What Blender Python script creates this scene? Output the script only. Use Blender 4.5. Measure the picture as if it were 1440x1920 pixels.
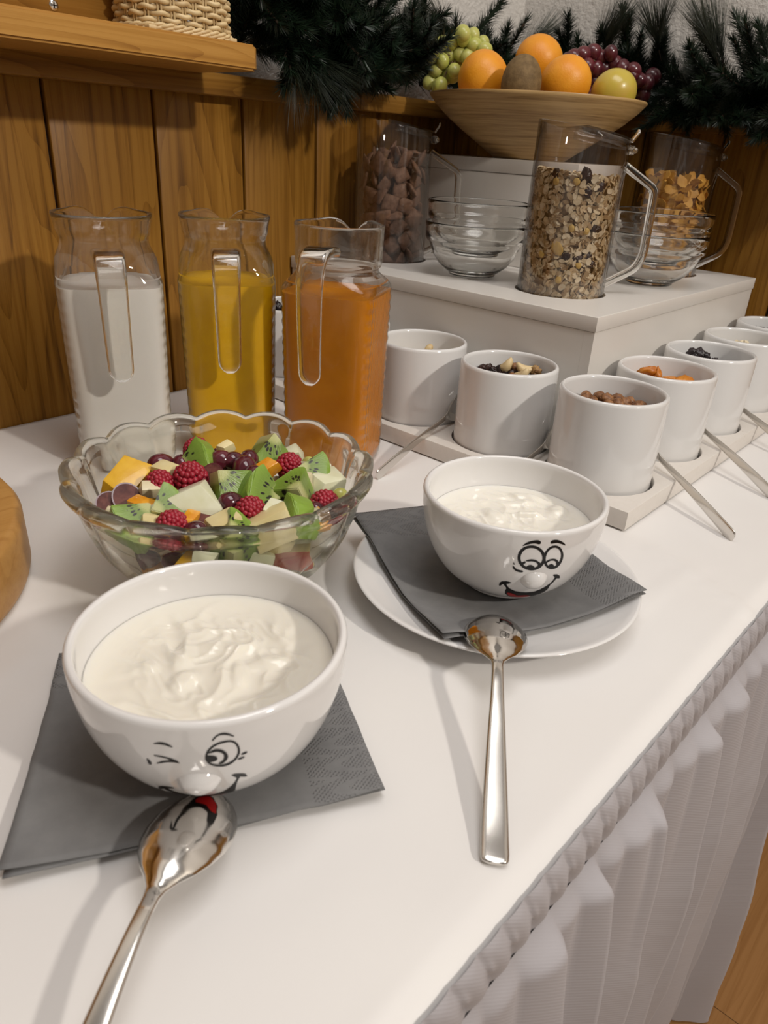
import bpy, bmesh, math, random
import numpy as np
from mathutils import Vector, Matrix, noise
from mathutils.geometry import delaunay_2d_cdt
random.seed(7)
RNG = np.random.default_rng(7)
PI = math.pi
SC = bpy.context.scene
COL = SC.collection
for o in list(bpy.data.objects):
    bpy.data.objects.remove(o)

# ------------------------------------------------------------------ camera
cam_d = bpy.data.cameras.new('camera')
cam = bpy.data.objects.new('camera', cam_d)
COL.objects.link(cam)
RIGHT = Vector((0.67302, -0.73764, 0.05420))
DOWN = Vector((-0.29903, -0.33839, -0.89223))
FWD = Vector((0.67648, 0.58428, -0.44832))
M = Matrix((RIGHT, -DOWN, -FWD)).transposed().to_4x4()
M.translation = (0, 0, 0.3105)
cam.matrix_world = M
cam_d.sensor_fit = 'HORIZONTAL'
cam_d.sensor_width = 36.0
cam_d.lens = 1376.34 / 1440 * 36
cam_d.clip_start = 0.02
cam_d.dof.use_dof = True
cam_d.dof.focus_distance = 0.66
cam_d.dof.aperture_fstop = 20.0
SC.camera = cam

# ------------------------------------------------------------------ world, lamps, exposure
w = bpy.data.worlds.new('world')
SC.world = w
w.use_nodes = True
w.node_tree.nodes['Background'].inputs[0].default_value = (1.0, 0.88, 0.77, 1)
w.node_tree.nodes['Background'].inputs[1].default_value = 0.21
SC.view_settings.view_transform = 'Standard'
SC.view_settings.look = 'None'
SC.view_settings.gamma = 1.0
SC.view_settings.use_curve_mapping = False
SC.view_settings.exposure = 0.0


def area_lamp(name, loc, aim, sx, sy, power, colr, shape='DISK', spread=PI):
    d = bpy.data.lights.new(name, 'AREA')
    d.shape = shape
    d.size = sx
    d.size_y = sy
    d.energy = power
    d.color = colr
    d.spread = spread
    o = bpy.data.objects.new(name, d)
    o.location = loc
    o.rotation_euler = (Vector(aim) - Vector(loc)).to_track_quat('-Z', 'Y').to_euler()
    COL.objects.link(o)
    return o


area_lamp('ceiling_lamp', (0.50, -2.15, 1.72), (0.5, 0.5, 0.0), 0.15, 0.15, 41, (1.0, 0.925, 0.83))
area_lamp('overhead_fill', (0.42, -0.05, 1.78), (0.42, 0.0, 0.0), 0.70, 1.2, 14.5, (1.0, 0.965, 0.94), 'RECTANGLE')  # soft unseen fill, added to brighten the table more than the walls


# ------------------------------------------------------------------ object helpers
def link(name, me, parent=None, m=None, smooth=True):
    if m is not None:
        for mm in (m if isinstance(m, (list, tuple)) else [m]):
            me.materials.append(mm)
    if smooth:
        me.polygons.foreach_set('use_smooth', [True] * len(me.polygons))
    o = bpy.data.objects.new(name, me)
    COL.objects.link(o)
    if parent is not None:
        o.parent = parent
    return o


def mesh(name, v, f, m=None, parent=None, smooth=True, sharp=None, mi=None):
    me = bpy.data.meshes.new(name)
    me.from_pydata([tuple(map(float, p)) for p in v], [], [tuple(map(int, q)) for q in f])
    me.validate()
    if mi is not None and len(mi) == len(me.polygons):
        me.polygons.foreach_set('material_index', mi)
    me.update()
    o = link(name, me, parent, m, smooth)
    if sharp is not None and smooth:
        me.set_sharp_from_angle(angle=math.radians(sharp))
    return o


def from_bm(name, bm, m=None, parent=None, smooth=True, sharp=None):
    me = bpy.data.meshes.new(name)
    bmesh.ops.recalc_face_normals(bm, faces=bm.faces[:])
    bm.to_mesh(me)
    bm.free()
    o = link(name, me, parent, m, smooth)
    if sharp is not None and smooth:
        me.set_sharp_from_angle(angle=math.radians(sharp))
    return o


def tag(o, label, cat, group=None, kind=None):
    o['label'] = label
    o['category'] = cat
    if group:
        o['group'] = group
    if kind:
        o['kind'] = kind
    return o


def thing(name, label, cat, loc=(0, 0, 0), group=None):
    o = bpy.data.objects.new(name, None)
    o.empty_display_size = 0.02
    o.location = loc
    COL.objects.link(o)
    return tag(o, label, cat, group)


def dup(o, parent=None):
    c = o.copy()
    COL.objects.link(c)
    c.parent = parent
    for k in ('label', 'group'):
        if parent is None and k in c:
            del c[k]
    for ch in list(o.children):
        dup(ch, c)
    return c


def box_bm(x0, x1, y0, y1, z0, z1, bev=0.0, seg=2):
    bm = bmesh.new()
    bmesh.ops.create_cube(bm, size=1.0)
    for v in bm.verts:
        v.co = Vector(((x0 + x1) / 2 + v.co.x * (x1 - x0), (y0 + y1) / 2 + v.co.y * (y1 - y0), (z0 + z1) / 2 + v.co.z * (z1 - z0)))
    if bev > 0:
        bmesh.ops.bevel(bm, geom=bm.edges[:], offset=bev, segments=seg, affect='EDGES', profile=0.5)
    return bm


def box(name, x0, x1, y0, y1, z0, z1, m, parent=None, bev=0.001, seg=2):
    return from_bm(name, box_bm(x0, x1, y0, y1, z0, z1, bev, seg), m, parent, True, 35)


def lathe(prof, n=64, fn=None, cap=True):
    """verts, faces of a profile turned round Z; fn(theta, r, z, i) may bend it."""
    v, f, rows = [], [], []
    for i, (r, z) in enumerate(prof):
        if r < 1e-6:
            rows.append([len(v)])
            v.append((0, 0, z))
        else:
            row = []
            for k in range(n):
                t = 2 * PI * k / n
                rr, zz = (r, z) if fn is None else fn(t, r, z, i)
                row.append(len(v))
                v.append((rr * math.cos(t), rr * math.sin(t), zz))
            rows.append(row)
    for a, b in zip(rows[:-1], rows[1:]):
        for k in range(n):
            k2 = (k + 1) % n
            if len(a) == 1 and len(b) == 1:
                continue
            if len(a) == 1:
                f.append((a[0], b[k2], b[k]))
            elif len(b) == 1:
                f.append((a[k], a[k2], b[0]))
            else:
                f.append((a[k], a[k2], b[k2], b[k]))
    return v, f


def sweep(path, sect, closed_ends=True, up=Vector((0, 0, 1)), scales=None):
    """cross-section points (u,w) swept along a path of Vectors; u along side, w along up."""
    v, f = [], []
    n = len(sect)
    P = [Vector(p) for p in path]
    prev = None
    for i, p in enumerate(P):
        t = (P[min(i + 1, len(P) - 1)] - P[max(i - 1, 0)]).normalized()
        if prev is None:
            u = up - t * up.dot(t)
            if u.length < 1e-4:
                u = Vector((1, 0, 0)) - t * t.x
        else:
            u = prev - t * prev.dot(t)
        u.normalize()
        prev = u
        s = t.cross(u)
        k = 1.0 if scales is None else scales[i]
        kx, ky = (k, k) if not isinstance(k, tuple) else k
        for a, b in sect:
            v.append(p + s * (a * kx) + u * (b * ky))
    for i in range(len(P) - 1):
        for k in range(n):
            k2 = (k + 1) % n
            f.append((i * n + k, i * n + k2, (i + 1) * n + k2, (i + 1) * n + k))
    if closed_ends:
        f.append(tuple(range(n - 1, -1, -1)))
        f.append(tuple(range((len(P) - 1) * n, len(P) * n)))
    return v, f


def circ(r, n=10, ry=None):
    ry = r if ry is None else ry
    return [(r * math.cos(2 * PI * k / n), ry * math.sin(2 * PI * k / n)) for k in range(n)]


def rrect(w, h, r, n=4):
    pts = []
    for cx, cy, a0 in ((w / 2 - r, h / 2 - r, 0), (-w / 2 + r, h / 2 - r, PI / 2), (-w / 2 + r, -h / 2 + r, PI), (w / 2 - r, -h / 2 + r, 1.5 * PI)):
        for k in range(n + 1):
            a = a0 + PI / 2 * k / n
            pts.append((cx + r * math.cos(a), cy + r * math.sin(a)))
    return pts


def spline(pts, n):
    """Catmull-Rom through pts."""
    P = [np.array(p, float) for p in pts]
    P = [2 * P[0] - P[1]] + P + [2 * P[-1] - P[-2]]
    out = []
    seg = len(P) - 3
    for i in range(n + 1):
        t = i / n * seg
        k = min(int(t), seg - 1)
        t -= k
        a, b, c, d = P[k:k + 4]
        out.append(0.5 * ((2 * b) + (c - a) * t + (2 * a - 5 * b + 4 * c - d) * t * t + (3 * b - a - 3 * c + d) * t ** 3))
    return out


def join_vf(parts):
    v, f = [], []
    for a, b in parts:
        o = len(v)
        v.extend(a)
        f.extend([tuple(i + o for i in q) for q in b])
    return v, f


def xf(v, Mx):
    return [Mx @ Vector(p) for p in v]


def rnd_rot(full=True):
    return Matrix.Rotation(random.uniform(0, 2 * PI), 4, 'Z') @ Matrix.Rotation(random.uniform(-PI, PI) if full else random.uniform(-.5, .5), 4, 'X') @ Matrix.Rotation(random.uniform(0, 2 * PI) if full else random.uniform(-.5, .5), 4, 'Y')


# ------------------------------------------------------------------ materials
class NT:
    def __init__(self, name):
        self.m = bpy.data.materials.new(name)
        self.m.use_nodes = True
        self.t = self.m.node_tree
        self.b = self.t.nodes['Principled BSDF']
        self.out = self.t.nodes['Material Output']

    def n(self, typ, **kw):
        nd = self.t.nodes.new(typ)
        for k, v in kw.items():
            if k.startswith('i_'):
                key = k[2:]
                nd.inputs[int(key) if key.isdigit() else key.replace('_', ' ')].default_value = v
            else:
                setattr(nd, k, v)
        return nd

    def l(self, a, b):
        self.t.links.new(a, b)

    def ramp(self, fac, stops):
        r = self.n('ShaderNodeValToRGB')
        el = r.color_ramp.elements
        while len(el) < len(stops):
            el.new(0.5)
        for e, (p, c) in zip(el, stops):
            e.position = p
            e.color = (*c, 1) if len(c) == 3 else c
        self.l(fac, r.inputs[0])
        return r.outputs[0]

    def math(self, op, a, b=None, c=None):
        nd = self.n('ShaderNodeMath', operation=op)
        for i, x in enumerate((a, b, c)):
            if x is None:
                continue
            if isinstance(x, (int, float)):
                nd.inputs[i].default_value = x
            else:
                self.l(x, nd.inputs[i])
        return nd.outputs[0]

    def mix(self, fac, a, b, mode='MIX'):
        nd = self.n('ShaderNodeMix', data_type='RGBA', blend_type=mode)
        for s, x in ((0, fac), (6, a), (7, b)):
            if isinstance(x, (int, float)):
                nd.inputs[s].default_value = x
            elif isinstance(x, tuple):
                nd.inputs[s].default_value = (*x, 1)
            else:
                self.l(x, nd.inputs[s])
        return nd.outputs[2]

    def bump(self, h, strength=0.3, dist=0.001):
        b = self.n('ShaderNodeBump')
        b.inputs['Strength'].default_value = strength
        b.inputs['Distance'].default_value = dist
        self.l(h, b.inputs['Height'])
        self.l(b.outputs[0], self.b.inputs['Normal'])

    def coords(self, scale=(1, 1, 1), kind='Object', rand=0.0):
        tc = self.n('ShaderNodeTexCoord')
        mp = self.n('ShaderNodeMapping')
        mp.inputs['Scale'].default_value = scale
        src = tc.outputs[kind]
        if rand:
            oi = self.n('ShaderNodeObjectInfo')
            cm = self.n('ShaderNodeCombineXYZ')
            for i in range(3):
                self.l(self.math('MULTIPLY', oi.outputs['Random'], rand * (1 + i * .37)), cm.inputs[i])
            ad = self.n('ShaderNodeVectorMath', operation='ADD')
            self.l(src, ad.inputs[0])
            self.l(cm.outputs[0], ad.inputs[1])
            src = ad.outputs[0]
        self.l(src, mp.inputs[0])
        return mp.outputs[0]

    def noise(self, vec, scale=10, detail=3, rough=.5, dist=0.0):
        nd = self.n('ShaderNodeTexNoise')
        nd.inputs['Scale'].default_value = scale
        nd.inputs['Detail'].default_value = detail
        nd.inputs['Roughness'].default_value = rough
        nd.inputs['Distortion'].default_value = dist
        self.l(vec, nd.inputs['Vector'])
        return nd.outputs['Fac']

    def set(self, **kw):
        for k, v in kw.items():
            key = k.replace('_', ' ')
            self.b.inputs[key].default_value = (*v, 1) if isinstance(v, tuple) and len(v) == 3 and key != 'Subsurface Radius' else v
        return self


def plain(name, c, rough=.5, metal=0.0, coat=0.0, spec=.5, sss=0.0, sr=(.01, .006, .004)):
    t = NT(name)
    t.set(Base_Color=c, Roughness=rough, Metallic=metal, Coat_Weight=coat, Specular_IOR_Level=spec)
    if sss:
        t.set(Subsurface_Weight=sss, Subsurface_Scale=1.0)
        t.b.inputs['Subsurface Radius'].default_value = sr
    return t.m


def mottled(name, c1, c2, scale=40, rough=.5, coat=0.0, bump=0.0, bscale=None, rand=5.0, lo=.35, hi=.65, sss=0.0, spec=.5):
    t = NT(name)
    v = t.coords(rand=rand)
    f = t.noise(v, scale, 4, .55)
    t.l(t.ramp(f, [(lo, c1), (hi, c2)]), t.b.inputs['Base Color'])
    t.set(Roughness=rough, Coat_Weight=coat, Specular_IOR_Level=spec)
    if sss:
        t.set(Subsurface_Weight=sss, Subsurface_Scale=1.0)
        t.b.inputs['Subsurface Radius'].default_value = (.004, .002, .001)
    if bump:
        t.bump(t.noise(v, bscale or scale * 3, 3, .6), bump, .0006)
    return t.m


def wood(name, light, mid, dark, axis='Z', rough=.38, knots=True, ring=1.0, fine=1.0, coat=.15):
    """grain along one axis; knots are dark rings here and there; differs from piece to piece."""
    t = NT(name)
    ax = 'XYZ'.index(axis)
    sc = [9.0, 9.0, 9.0]
    sc[ax] = 0.9
    v = t.coords(tuple(sc), rand=7.3)
    sf = [95.0, 95.0, 95.0]
    sf[ax] = 2.2
    v2 = t.coords(tuple(sf), rand=3.1)
    warp = t.noise(v, 1.1 * ring, 2, .5)
    rings = t.math('FRACT', t.math('MULTIPLY', warp, 22.0))
    band = t.math('POWER', rings, 3.0)
    fibre = t.noise(v2, 1.6 * fine, 4, .65)
    fac = t.math('ADD', t.math('MULTIPLY', band, .42), t.math('MULTIPLY', t.math('SUBTRACT', fibre, .5), 2.3))
    fac = t.math('ADD', fac, .18)
    colr = t.ramp(fac, [(.05, light), (.42, mid), (.95, dark)])
    big = t.noise(v, .6, 2, .5)
    colr = t.mix(t.math('MULTIPLY', big, .35), colr, mid)
    if knots:
        sk = [5.2, 5.2, 5.2]
        sk[ax] = 2.5
        vk = t.coords(tuple(sk), rand=11.7)
        vo = t.n('ShaderNodeTexVoronoi')
        vo.inputs['Scale'].default_value = 1.0
        t.l(vk, vo.inputs['Vector'])
        kn = t.math('ADD', vo.outputs['Distance'], t.math('MULTIPLY', t.noise(v, 6, 2), .03))
        kf = t.ramp(kn, [(.035, (1, 1, 1)), (.075, (.15, .15, .15)), (.09, (.55, .55, .55)), (.13, (0, 0, 0))])
        colr = t.mix(t.math('MULTIPLY', kf, .75), colr, tuple(x * .45 for x in dark))
    t.l(colr, t.b.inputs['Base Color'])
    t.set(Roughness=rough, Coat_Weight=coat, Coat_Roughness=.3, Specular_IOR_Level=.22)
    t.bump(fac, .12, .0006)
    return t.m


def thin_glass(name, tint=(1, 1, 1), edge=(.72, .74, .70), base=.035, rough=.02, power=3.2, gain=.75):
    t = NT(name)
    lw = t.n('ShaderNodeLayerWeight')
    lw.inputs['Blend'].default_value = .5
    fc = t.math('POWER', lw.outputs['Facing'], power)
    tr = t.n('ShaderNodeBsdfTransparent')
    t.l(t.mix(fc, tint, edge), tr.inputs[0])
    gl = t.n('ShaderNodeBsdfGlossy')
    gl.inputs['Roughness'].default_value = rough
    mx = t.n('ShaderNodeMixShader')
    t.l(t.math('ADD', t.math('MULTIPLY', fc, gain), base), mx.inputs[0])
    t.l(tr.outputs[0], mx.inputs[1])
    t.l(gl.outputs[0], mx.inputs[2])
    t.l(mx.outputs[0], t.out.inputs['Surface'])
    return t.m


def solid_glass(name, c=(.97, .98, .95), ior=1.46, rough=0.0, clear=0.0):
    t = NT(name)
    g = t.n('ShaderNodeBsdfGlass')
    g.inputs['Color'].default_value = (*c, 1)
    g.inputs['IOR'].default_value = ior
    g.inputs['Roughness'].default_value = rough
    last = g.outputs[0]
    if clear:
        tr = t.n('ShaderNodeBsdfTransparent')
        tr.inputs[0].default_value = (*c, 1)
        mx = t.n('ShaderNodeMixShader')
        mx.inputs[0].default_value = clear
        t.l(last, mx.inputs[1])
        t.l(tr.outputs[0], mx.inputs[2])
        last = mx.outputs[0]
    t.l(last, t.out.inputs['Surface'])
    return t.m


M_PINE_Z = wood('varnished pine, upright grain', (.330, .160, .026), (.250, .112, .015), (.100, .040, .006), 'Z', coat=0)
M_PINE_X = wood('varnished pine, level grain', (.30, .150, .030), (.24, .110, .019), (.125, .052, .009), 'X', knots=True, coat=.05)
M_PINE_Y = wood('varnished pine, cross grain', (.29, .143, .028), (.23, .105, .018), (.12, .05, .009), 'Y', coat=.05)
M_SHELF = wood('oiled pine board', (.49, .255, .060), (.41, .20, .040), (.25, .105, .018), 'X', ring=1.3, coat=.05)
M_FLOOR = wood('beech laminate', (.36, .185, .068), (.32, .16, .056), (.25, .115, .036), 'X', rough=.32, knots=False, fine=.8)
M_BEECH = wood('turned beech', (.47, .25, .075), (.43, .22, .062), (.36, .17, .043), 'X', rough=.45, knots=False)
M_WHITEPAINT = mottled('white lacquered board', (.70, .67, .63), (.74, .71, .67), 6, .33, rand=0, spec=.4)
M_WORNPAINT = NT('worn white paint')
_t = M_WORNPAINT
_v = _t.coords()
_f = _t.noise(_v, 160, 3, .6)
_t.l(_t.ramp(_f, [(.24, (.30, .20, .12)), (.30, (.68, .64, .59)), (1, (.73, .69, .65))]), _t.b.inputs['Base Color'])
_t.set(Roughness=.45)
_t.bump(_t.noise(_t.coords((1, 1, 1)), 300, 2), .15, .0005)
M_WORNPAINT = _t.m
M_PLASTER = NT('rough white plaster')
_t = M_PLASTER
_v = _t.coords()
_t.set(Base_Color=(.60, .57, .53), Roughness=.9)
_t.bump(_t.noise(_v, 130, 4, .6), .9, .003)
M_PLASTER = _t.m
M_CERAMIC = plain('white glazed porcelain', (.76, .75, .745), .09, coat=.3)
M_STONEWARE = plain('white glazed stoneware', (.72, .715, .71), .12, coat=.25)
M_INK = plain('black glaze print', (.008, .007, .007), .3, spec=.25)
M_RED = plain('red glaze print', (.45, .012, .012), .3, spec=.25)
M_STEEL = NT('polished steel')
_t = M_STEEL
_t.set(Base_Color=(.80, .775, .74), Metallic=1.0)
_f = _t.noise(_t.coords((1, 1, 1)), 60, 3, .55)
_r = _t.n('ShaderNodeMapRange')
_t.l(_f, _r.inputs[0])
for _i, _x in enumerate((.4, .7, .07, .22)):
    _r.inputs[1 + _i].default_value = _x
_t.l(_r.outputs[0], _t.b.inputs['Roughness'])
M_STEEL = _t.m
M_STEEL_B = plain('brushed steel', (.68, .65, .61), .2, metal=1.0)
M_BLACK = plain('dark gap', (.02, .017, .015), .8)
M_CLOTH = NT('white damask cloth')
_t = M_CLOTH
_v = _t.coords()
_t.l(_t.ramp(_t.noise(_v, 7, 2), [(.3, (.775, .760, .752)), (.7, (.800, .785, .770))]), _t.b.inputs['Base Color'])
_t.set(Roughness=.42, Specular_IOR_Level=.42, Sheen_Weight=.1)
_t.bump(_t.noise(_v, 900, 2), .05, .0003)
M_CLOTH = _t.m
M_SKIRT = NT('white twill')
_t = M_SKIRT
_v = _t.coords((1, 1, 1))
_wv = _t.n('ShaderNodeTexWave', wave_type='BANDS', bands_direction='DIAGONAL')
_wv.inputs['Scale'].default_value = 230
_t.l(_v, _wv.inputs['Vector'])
_t.set(Base_Color=(.415, .398, .420), Roughness=.75, Sheen_Weight=.15)  # shade over the skirt is put into this darker lilac grey
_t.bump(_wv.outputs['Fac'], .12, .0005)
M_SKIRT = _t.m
M_GLASS = solid_glass('clear glass', (.985, .985, .975), 1.44, clear=.15)
M_CUTGLASS = solid_glass('pressed glass', (.985, .985, .955), 1.40, clear=.12)
M_THIN = thin_glass('thin clear glass')
M_JUG = thin_glass('clear jug glass', edge=(.60, .62, .58), power=3.0, base=.016, gain=.8)
M_JUGNECK = solid_glass('clear jug neck glass', (.99, .99, .985), 1.42, clear=.10)
M_ACRYL = thin_glass('clear acrylic', tint=(.955, .94, .93), edge=(.62, .60, .58), base=.05, power=2.6, gain=.6)
M_ACRYL_S = solid_glass('clear acrylic rod', (.97, .965, .955), 1.4)
M_BOWLGLASS = solid_glass('clear bowl glass', (.99, .99, .985), 1.40)

# ------------------------------------------------------------------ the room (table top is z = 0, floor z = -0.75)
WY, WX, FZ = 0.838, 1.262, -0.75


def struct(o):
    o['kind'] = 'structure'
    return o


M_JOINT = plain('dark board joint', (.11, .05, .018), .7)


def plank_bm(axis, a0, a1, face, z0, z1, d=.014, g=.0016, bev=.0028):
    bm = box_bm(a0 + g, a1 - g, face, face + d, z0, z1, bev, 2) if axis == 'X' else box_bm(face, face + d, a0 + g, a1 - g, z0, z1, bev, 2)
    return bm


wall_back = struct(box('wall_back', -1.9, WX + .16, WY + .0145, WY + .12, FZ, 1.75, M_PLASTER, bev=0))
x = 0.400 - .1265 * 18
while x < WX - .01:
    from_bm('plank', plank_bm('X', x, min(x + .1265, WX), WY, FZ, .372), M_PINE_Z, wall_back, True, 30)
    x += .1265
wall_right = struct(box('wall_right', WX + .0145, WX + .12, -2.2, WY + .0145, FZ, 1.75, M_PLASTER, bev=0))
y = WY - .1265
while y > -2.2:
    from_bm('plank', plank_bm('Y', y, y + .1265, WX, FZ, .372), M_PINE_Z, wall_right, True, 30)
    y -= .1265
for nm, par in (('groove_backing', wall_back),):
    box(nm, -1.9, WX + .014, WY + .008, WY + .0143, FZ, .37, M_BLACK, par, 0)
box('groove_backing', WX + .008, WX + .0143, -2.2, WY, FZ, .37, M_BLACK, wall_right, 0)
# dado rail with a ledge on top
rail = struct(box('trim_1', -1.9, .8450, WY - .020, WY + .012, .350, .3735, M_PINE_X, None, .0025))
box('rail_end', .8456, WX - .0205, WY - .020, WY + .012, .350, .3735, M_PINE_X, rail, .0025)
rail2 = struct(box('trim_2', WX - .020, WX + .012, -2.2, WY - .0205, .350, .3735, M_PINE_Y, None, .0025))
# floor of laminate boards
floor = struct(box('floor', -2.4, 3.0, -2.6, 1.0, FZ - .06, FZ - .0012, M_JOINT, None, 0))
yy = -2.237
k = 0
while yy < .95:
    off = (.805 - 1.28 * 3) + (0 if k % 2 == 1 else .57)
    xx = off
    while xx < 3.0:
        a0, a1 = max(xx, -2.4), min(xx + 1.28, 3.0)
        if a1 > a0:
            box('floor_board', a0 + .0005, a1 - .0005, yy + .0005, yy + .193, FZ - .0011, FZ, M_FLOOR, floor, .0004, 1)
        xx += 1.28
    yy += .1935
    k += 1

# ------------------------------------------------------------------ table cloth
EY = 0.0955


def cloth_z(x, y):
    n = noise.noise(Vector((x * 4.1, y * 4.1, 3.3))) * .0006 + noise.noise(Vector((x * 13, y * 9, 1.7))) * .00022
    d = max(0.0, 1 - (y - EY) / .075)
    n += d * .0030 * noise.noise(Vector((x * 9 + y * 6, y * 5, 8.1))) * min(1, (y - EY) / .02)
    # pressed fold lines
    for (ax, ay, bx, by, hgt) in ((.04, .372, .145, .423, .0013), (.46, .165, .60, .156, .0015), (.555, .094, .60, .20, .0022), (.30, .60, .46, .80, .0010)):
        ux, uy = bx - ax, by - ay
        L2 = ux * ux + uy * uy
        tt = min(1, max(0, ((x - ax) * ux + (y - ay) * uy) / L2))
        dd = math.hypot(x - ax - ux * tt, y - ay - uy * tt)
        n += hgt * math.exp(-(dd / .0045) ** 2) * (1 if 0 < tt < 1 else .4)
    return n - .0011


xs = np.linspace(-1.4, WX - .002, 330)
ys = list(np.linspace(WY - .002, EY + .03, 100)) + list(np.linspace(EY + .028, EY, 12))
V, F = [], []
rowsn = 0
for yv in ys:
    e = max(0.0, 1 - (yv - EY) / .012)
    for xv in xs:
        V.append((xv, yv, cloth_z(xv, yv) - .0035 * e * e))
    rowsn += 1
for k in range(1, 5):
    a = k / 4 * PI / 2
    for xv in xs:
        V.append((xv, EY - .0035 * math.sin(a), -.0046 - .0035 * (1 - math.cos(a)) + cloth_z(xv, EY)))
    rowsn += 1
for zz in (-.012, -.016):
    for xv in xs:
        V.append((xv, EY - .0034, zz))
    rowsn += 1
n = len(xs)
for r in range(rowsn - 1):
    for k in range(n - 1):
        F.append((r * n + k, (r + 1) * n + k, (r + 1) * n + k + 1, r * n + k + 1))
tc = mesh('tablecloth', V, F, M_CLOTH)
sm = tc.modifiers.new('thick', 'SOLIDIFY')
sm.thickness = .0012
sm.offset = -1
tag(tc, 'white tablecloth spread flat over the whole buffet table', 'tablecloth')

# ------------------------------------------------------------------ gathered table skirt
skirt = thing('table_skirt', 'white pleated table skirt hanging from the table edge to the floor', 'table skirt', (0, 0, FZ))
P0 = .0185


def band_bulge(x, z):
    u = (z + .003) / -.046
    s = (x + z * .42) / P0 + .12 * noise.noise(Vector((x * 21, 0, 0)))
    fr = s - math.floor(s)
    puff = math.sin(PI * fr) ** .55
    env = math.sin(PI * min(1, max(0, u)) ** .8) ** .7
    pin = math.exp(-((fr - .04) / .13) ** 2) + math.exp(-((fr - 1.04) / .13) ** 2)
    knot = pin * math.exp(-((u - .34) / .16) ** 2)
    return .0055 * puff * env + .0030 * knot


V, F = [], []
xs = np.arange(-.85, WX + .3, .0013)
zs = np.linspace(-.0035, -.050, 20)
for zv in zs:
    for xv in xs:
        V.append((xv, EY - .0035 - band_bulge(xv, zv), zv - FZ))
n = len(xs)
for r in range(len(zs) - 1):
    for k in range(n - 1):
        F.append((r * n + k, (r + 1) * n + k, (r + 1) * n + k + 1, r * n + k + 1))
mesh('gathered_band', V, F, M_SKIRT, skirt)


def fold(x, z):
    """how far the skirt stands out from the table edge."""
    d = min(1.0, max(0.0, (-z - .046) / .70))
    top = abs(math.sin(PI * x / (P0 * 1.5) + .9 * noise.noise(Vector((x * 9, 0, 2))))) ** .8
    ph = x / .078 + .75 * noise.noise(Vector((x * 6.3, .3, z * .7))) + .10 * z
    fr = ph - math.floor(ph)
    knife = (fr / .86) ** 1.5 if fr < .86 else max(0.0, 1 - (fr - .86) / .14) ** .8
    big = .5 + .5 * math.sin(2 * PI * (x / .19 + .3 * noise.noise(Vector((x * 3, 4, 0)))))
    a = .003 + .005 * top * max(0, 1 - d * 5) + knife * (.011 + .018 * min(1, d * 4.5) ** .8) + big * .008 * d
    a += .030 * math.exp(-((x - .775) / .035) ** 2) * d ** .8
    a *= 1 - .86 * min(1, max(0, (x - .800) / .020)) * d ** .5
    a += .0024 * noise.noise(Vector((x * 26, 7, z * 9))) + .0065 * noise.noise(Vector((x * 13, 1, z * 4.5))) * min(1, d * 5)
    a = max(a, .0015)
    return a


V, F = [], []
xs = np.arange(-.85, WX + .3, .0021)
zs = list(np.linspace(-.044, -.12, 22)) + list(np.linspace(-.128, FZ + .004, 60))
for i, zv in enumerate(zs):
    for xv in xs:
        hem = .004 * abs(math.sin(xv * 160)) if i == len(zs) - 1 else 0
        t = min(1, (-.044 - zv) / .012)
        V.append((xv, EY - .0035 - fold(xv, zv) * t - .0015, zv - FZ + hem * .6))
n = len(xs)
for r in range(len(zs) - 1):
    for k in range(n - 1):
        F.append((r * n + k, (r + 1) * n + k, (r + 1) * n + k + 1, r * n + k + 1))
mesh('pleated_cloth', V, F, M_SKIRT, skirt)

# ------------------------------------------------------------------ shelf unit on the wall, wicker basket on it
sh = thing('wall_shelf', 'thick pine shelf board above the rail, holding the wicker basket', 'shelf', (.0, .76, .371))
bm = box_bm(-1.5, .580, .710 - .76, WY + .014 - .76, 0, .0236, 0)
for v in bm.verts:
    if v.co.x > .5 and v.co.y < 0:
        pass
ed = [e for e in bm.edges if all(v.co.x > .5 and v.co.y < 0 for v in e.verts)]
bmesh.ops.bevel(bm, geom=ed, offset=.0085, segments=1, affect='EDGES')
bmesh.ops.bevel(bm, geom=[e for e in bm.edges if abs(e.verts[0].co.z - e.verts[1].co.z) < 1e-5], offset=.0022, segments=2, affect='EDGES')
from_bm('board', bm, M_SHELF, sh, True, 30)
box('back_panel', -1.5, .50, .795 - .76, .812 - .76, .024, .42, M_PINE_X, sh, .0015)
scr = mesh('screw', *lathe([(0, .0006), (.002, .001), (.0042, .0008), (.0047, 0), (.0047, -.001)], 20), M_STEEL, sh)
scr.matrix_local = Matrix.Translation((.401, .7948 - .76, .0385)) @ Matrix.Rotation(PI / 2, 4, 'X')
sl = join_vf([([(-.0028, -.0005, .0013), (.0028, -.0005, .0013), (.0028, .0005, .0013), (-.0028, .0005, .0013), (-.0028, -.0005, .0008), (.0028, -.0005, .0008), (.0028, .0005, .0008), (-.0028, .0005, .0008)], [(0, 1, 2, 3), (4, 7, 6, 5), (0, 4, 5, 1), (1, 5, 6, 2), (2, 6, 7, 3), (3, 7, 4, 0)]),
              ([(-.0005, -.0028, .0013), (.0005, -.0028, .0013), (.0005, .0028, .0013), (-.0005, .0028, .0013), (-.0005, -.0028, .0008), (.0005, -.0028, .0008), (.0005, .0028, .0008), (-.0005, .0028, .0008)], [(0, 1, 2, 3), (4, 7, 6, 5), (0, 4, 5, 1), (1, 5, 6, 2), (2, 6, 7, 3), (3, 7, 4, 0)])])
mesh('cross_slot', *sl, M_BLACK, scr, False)

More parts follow.
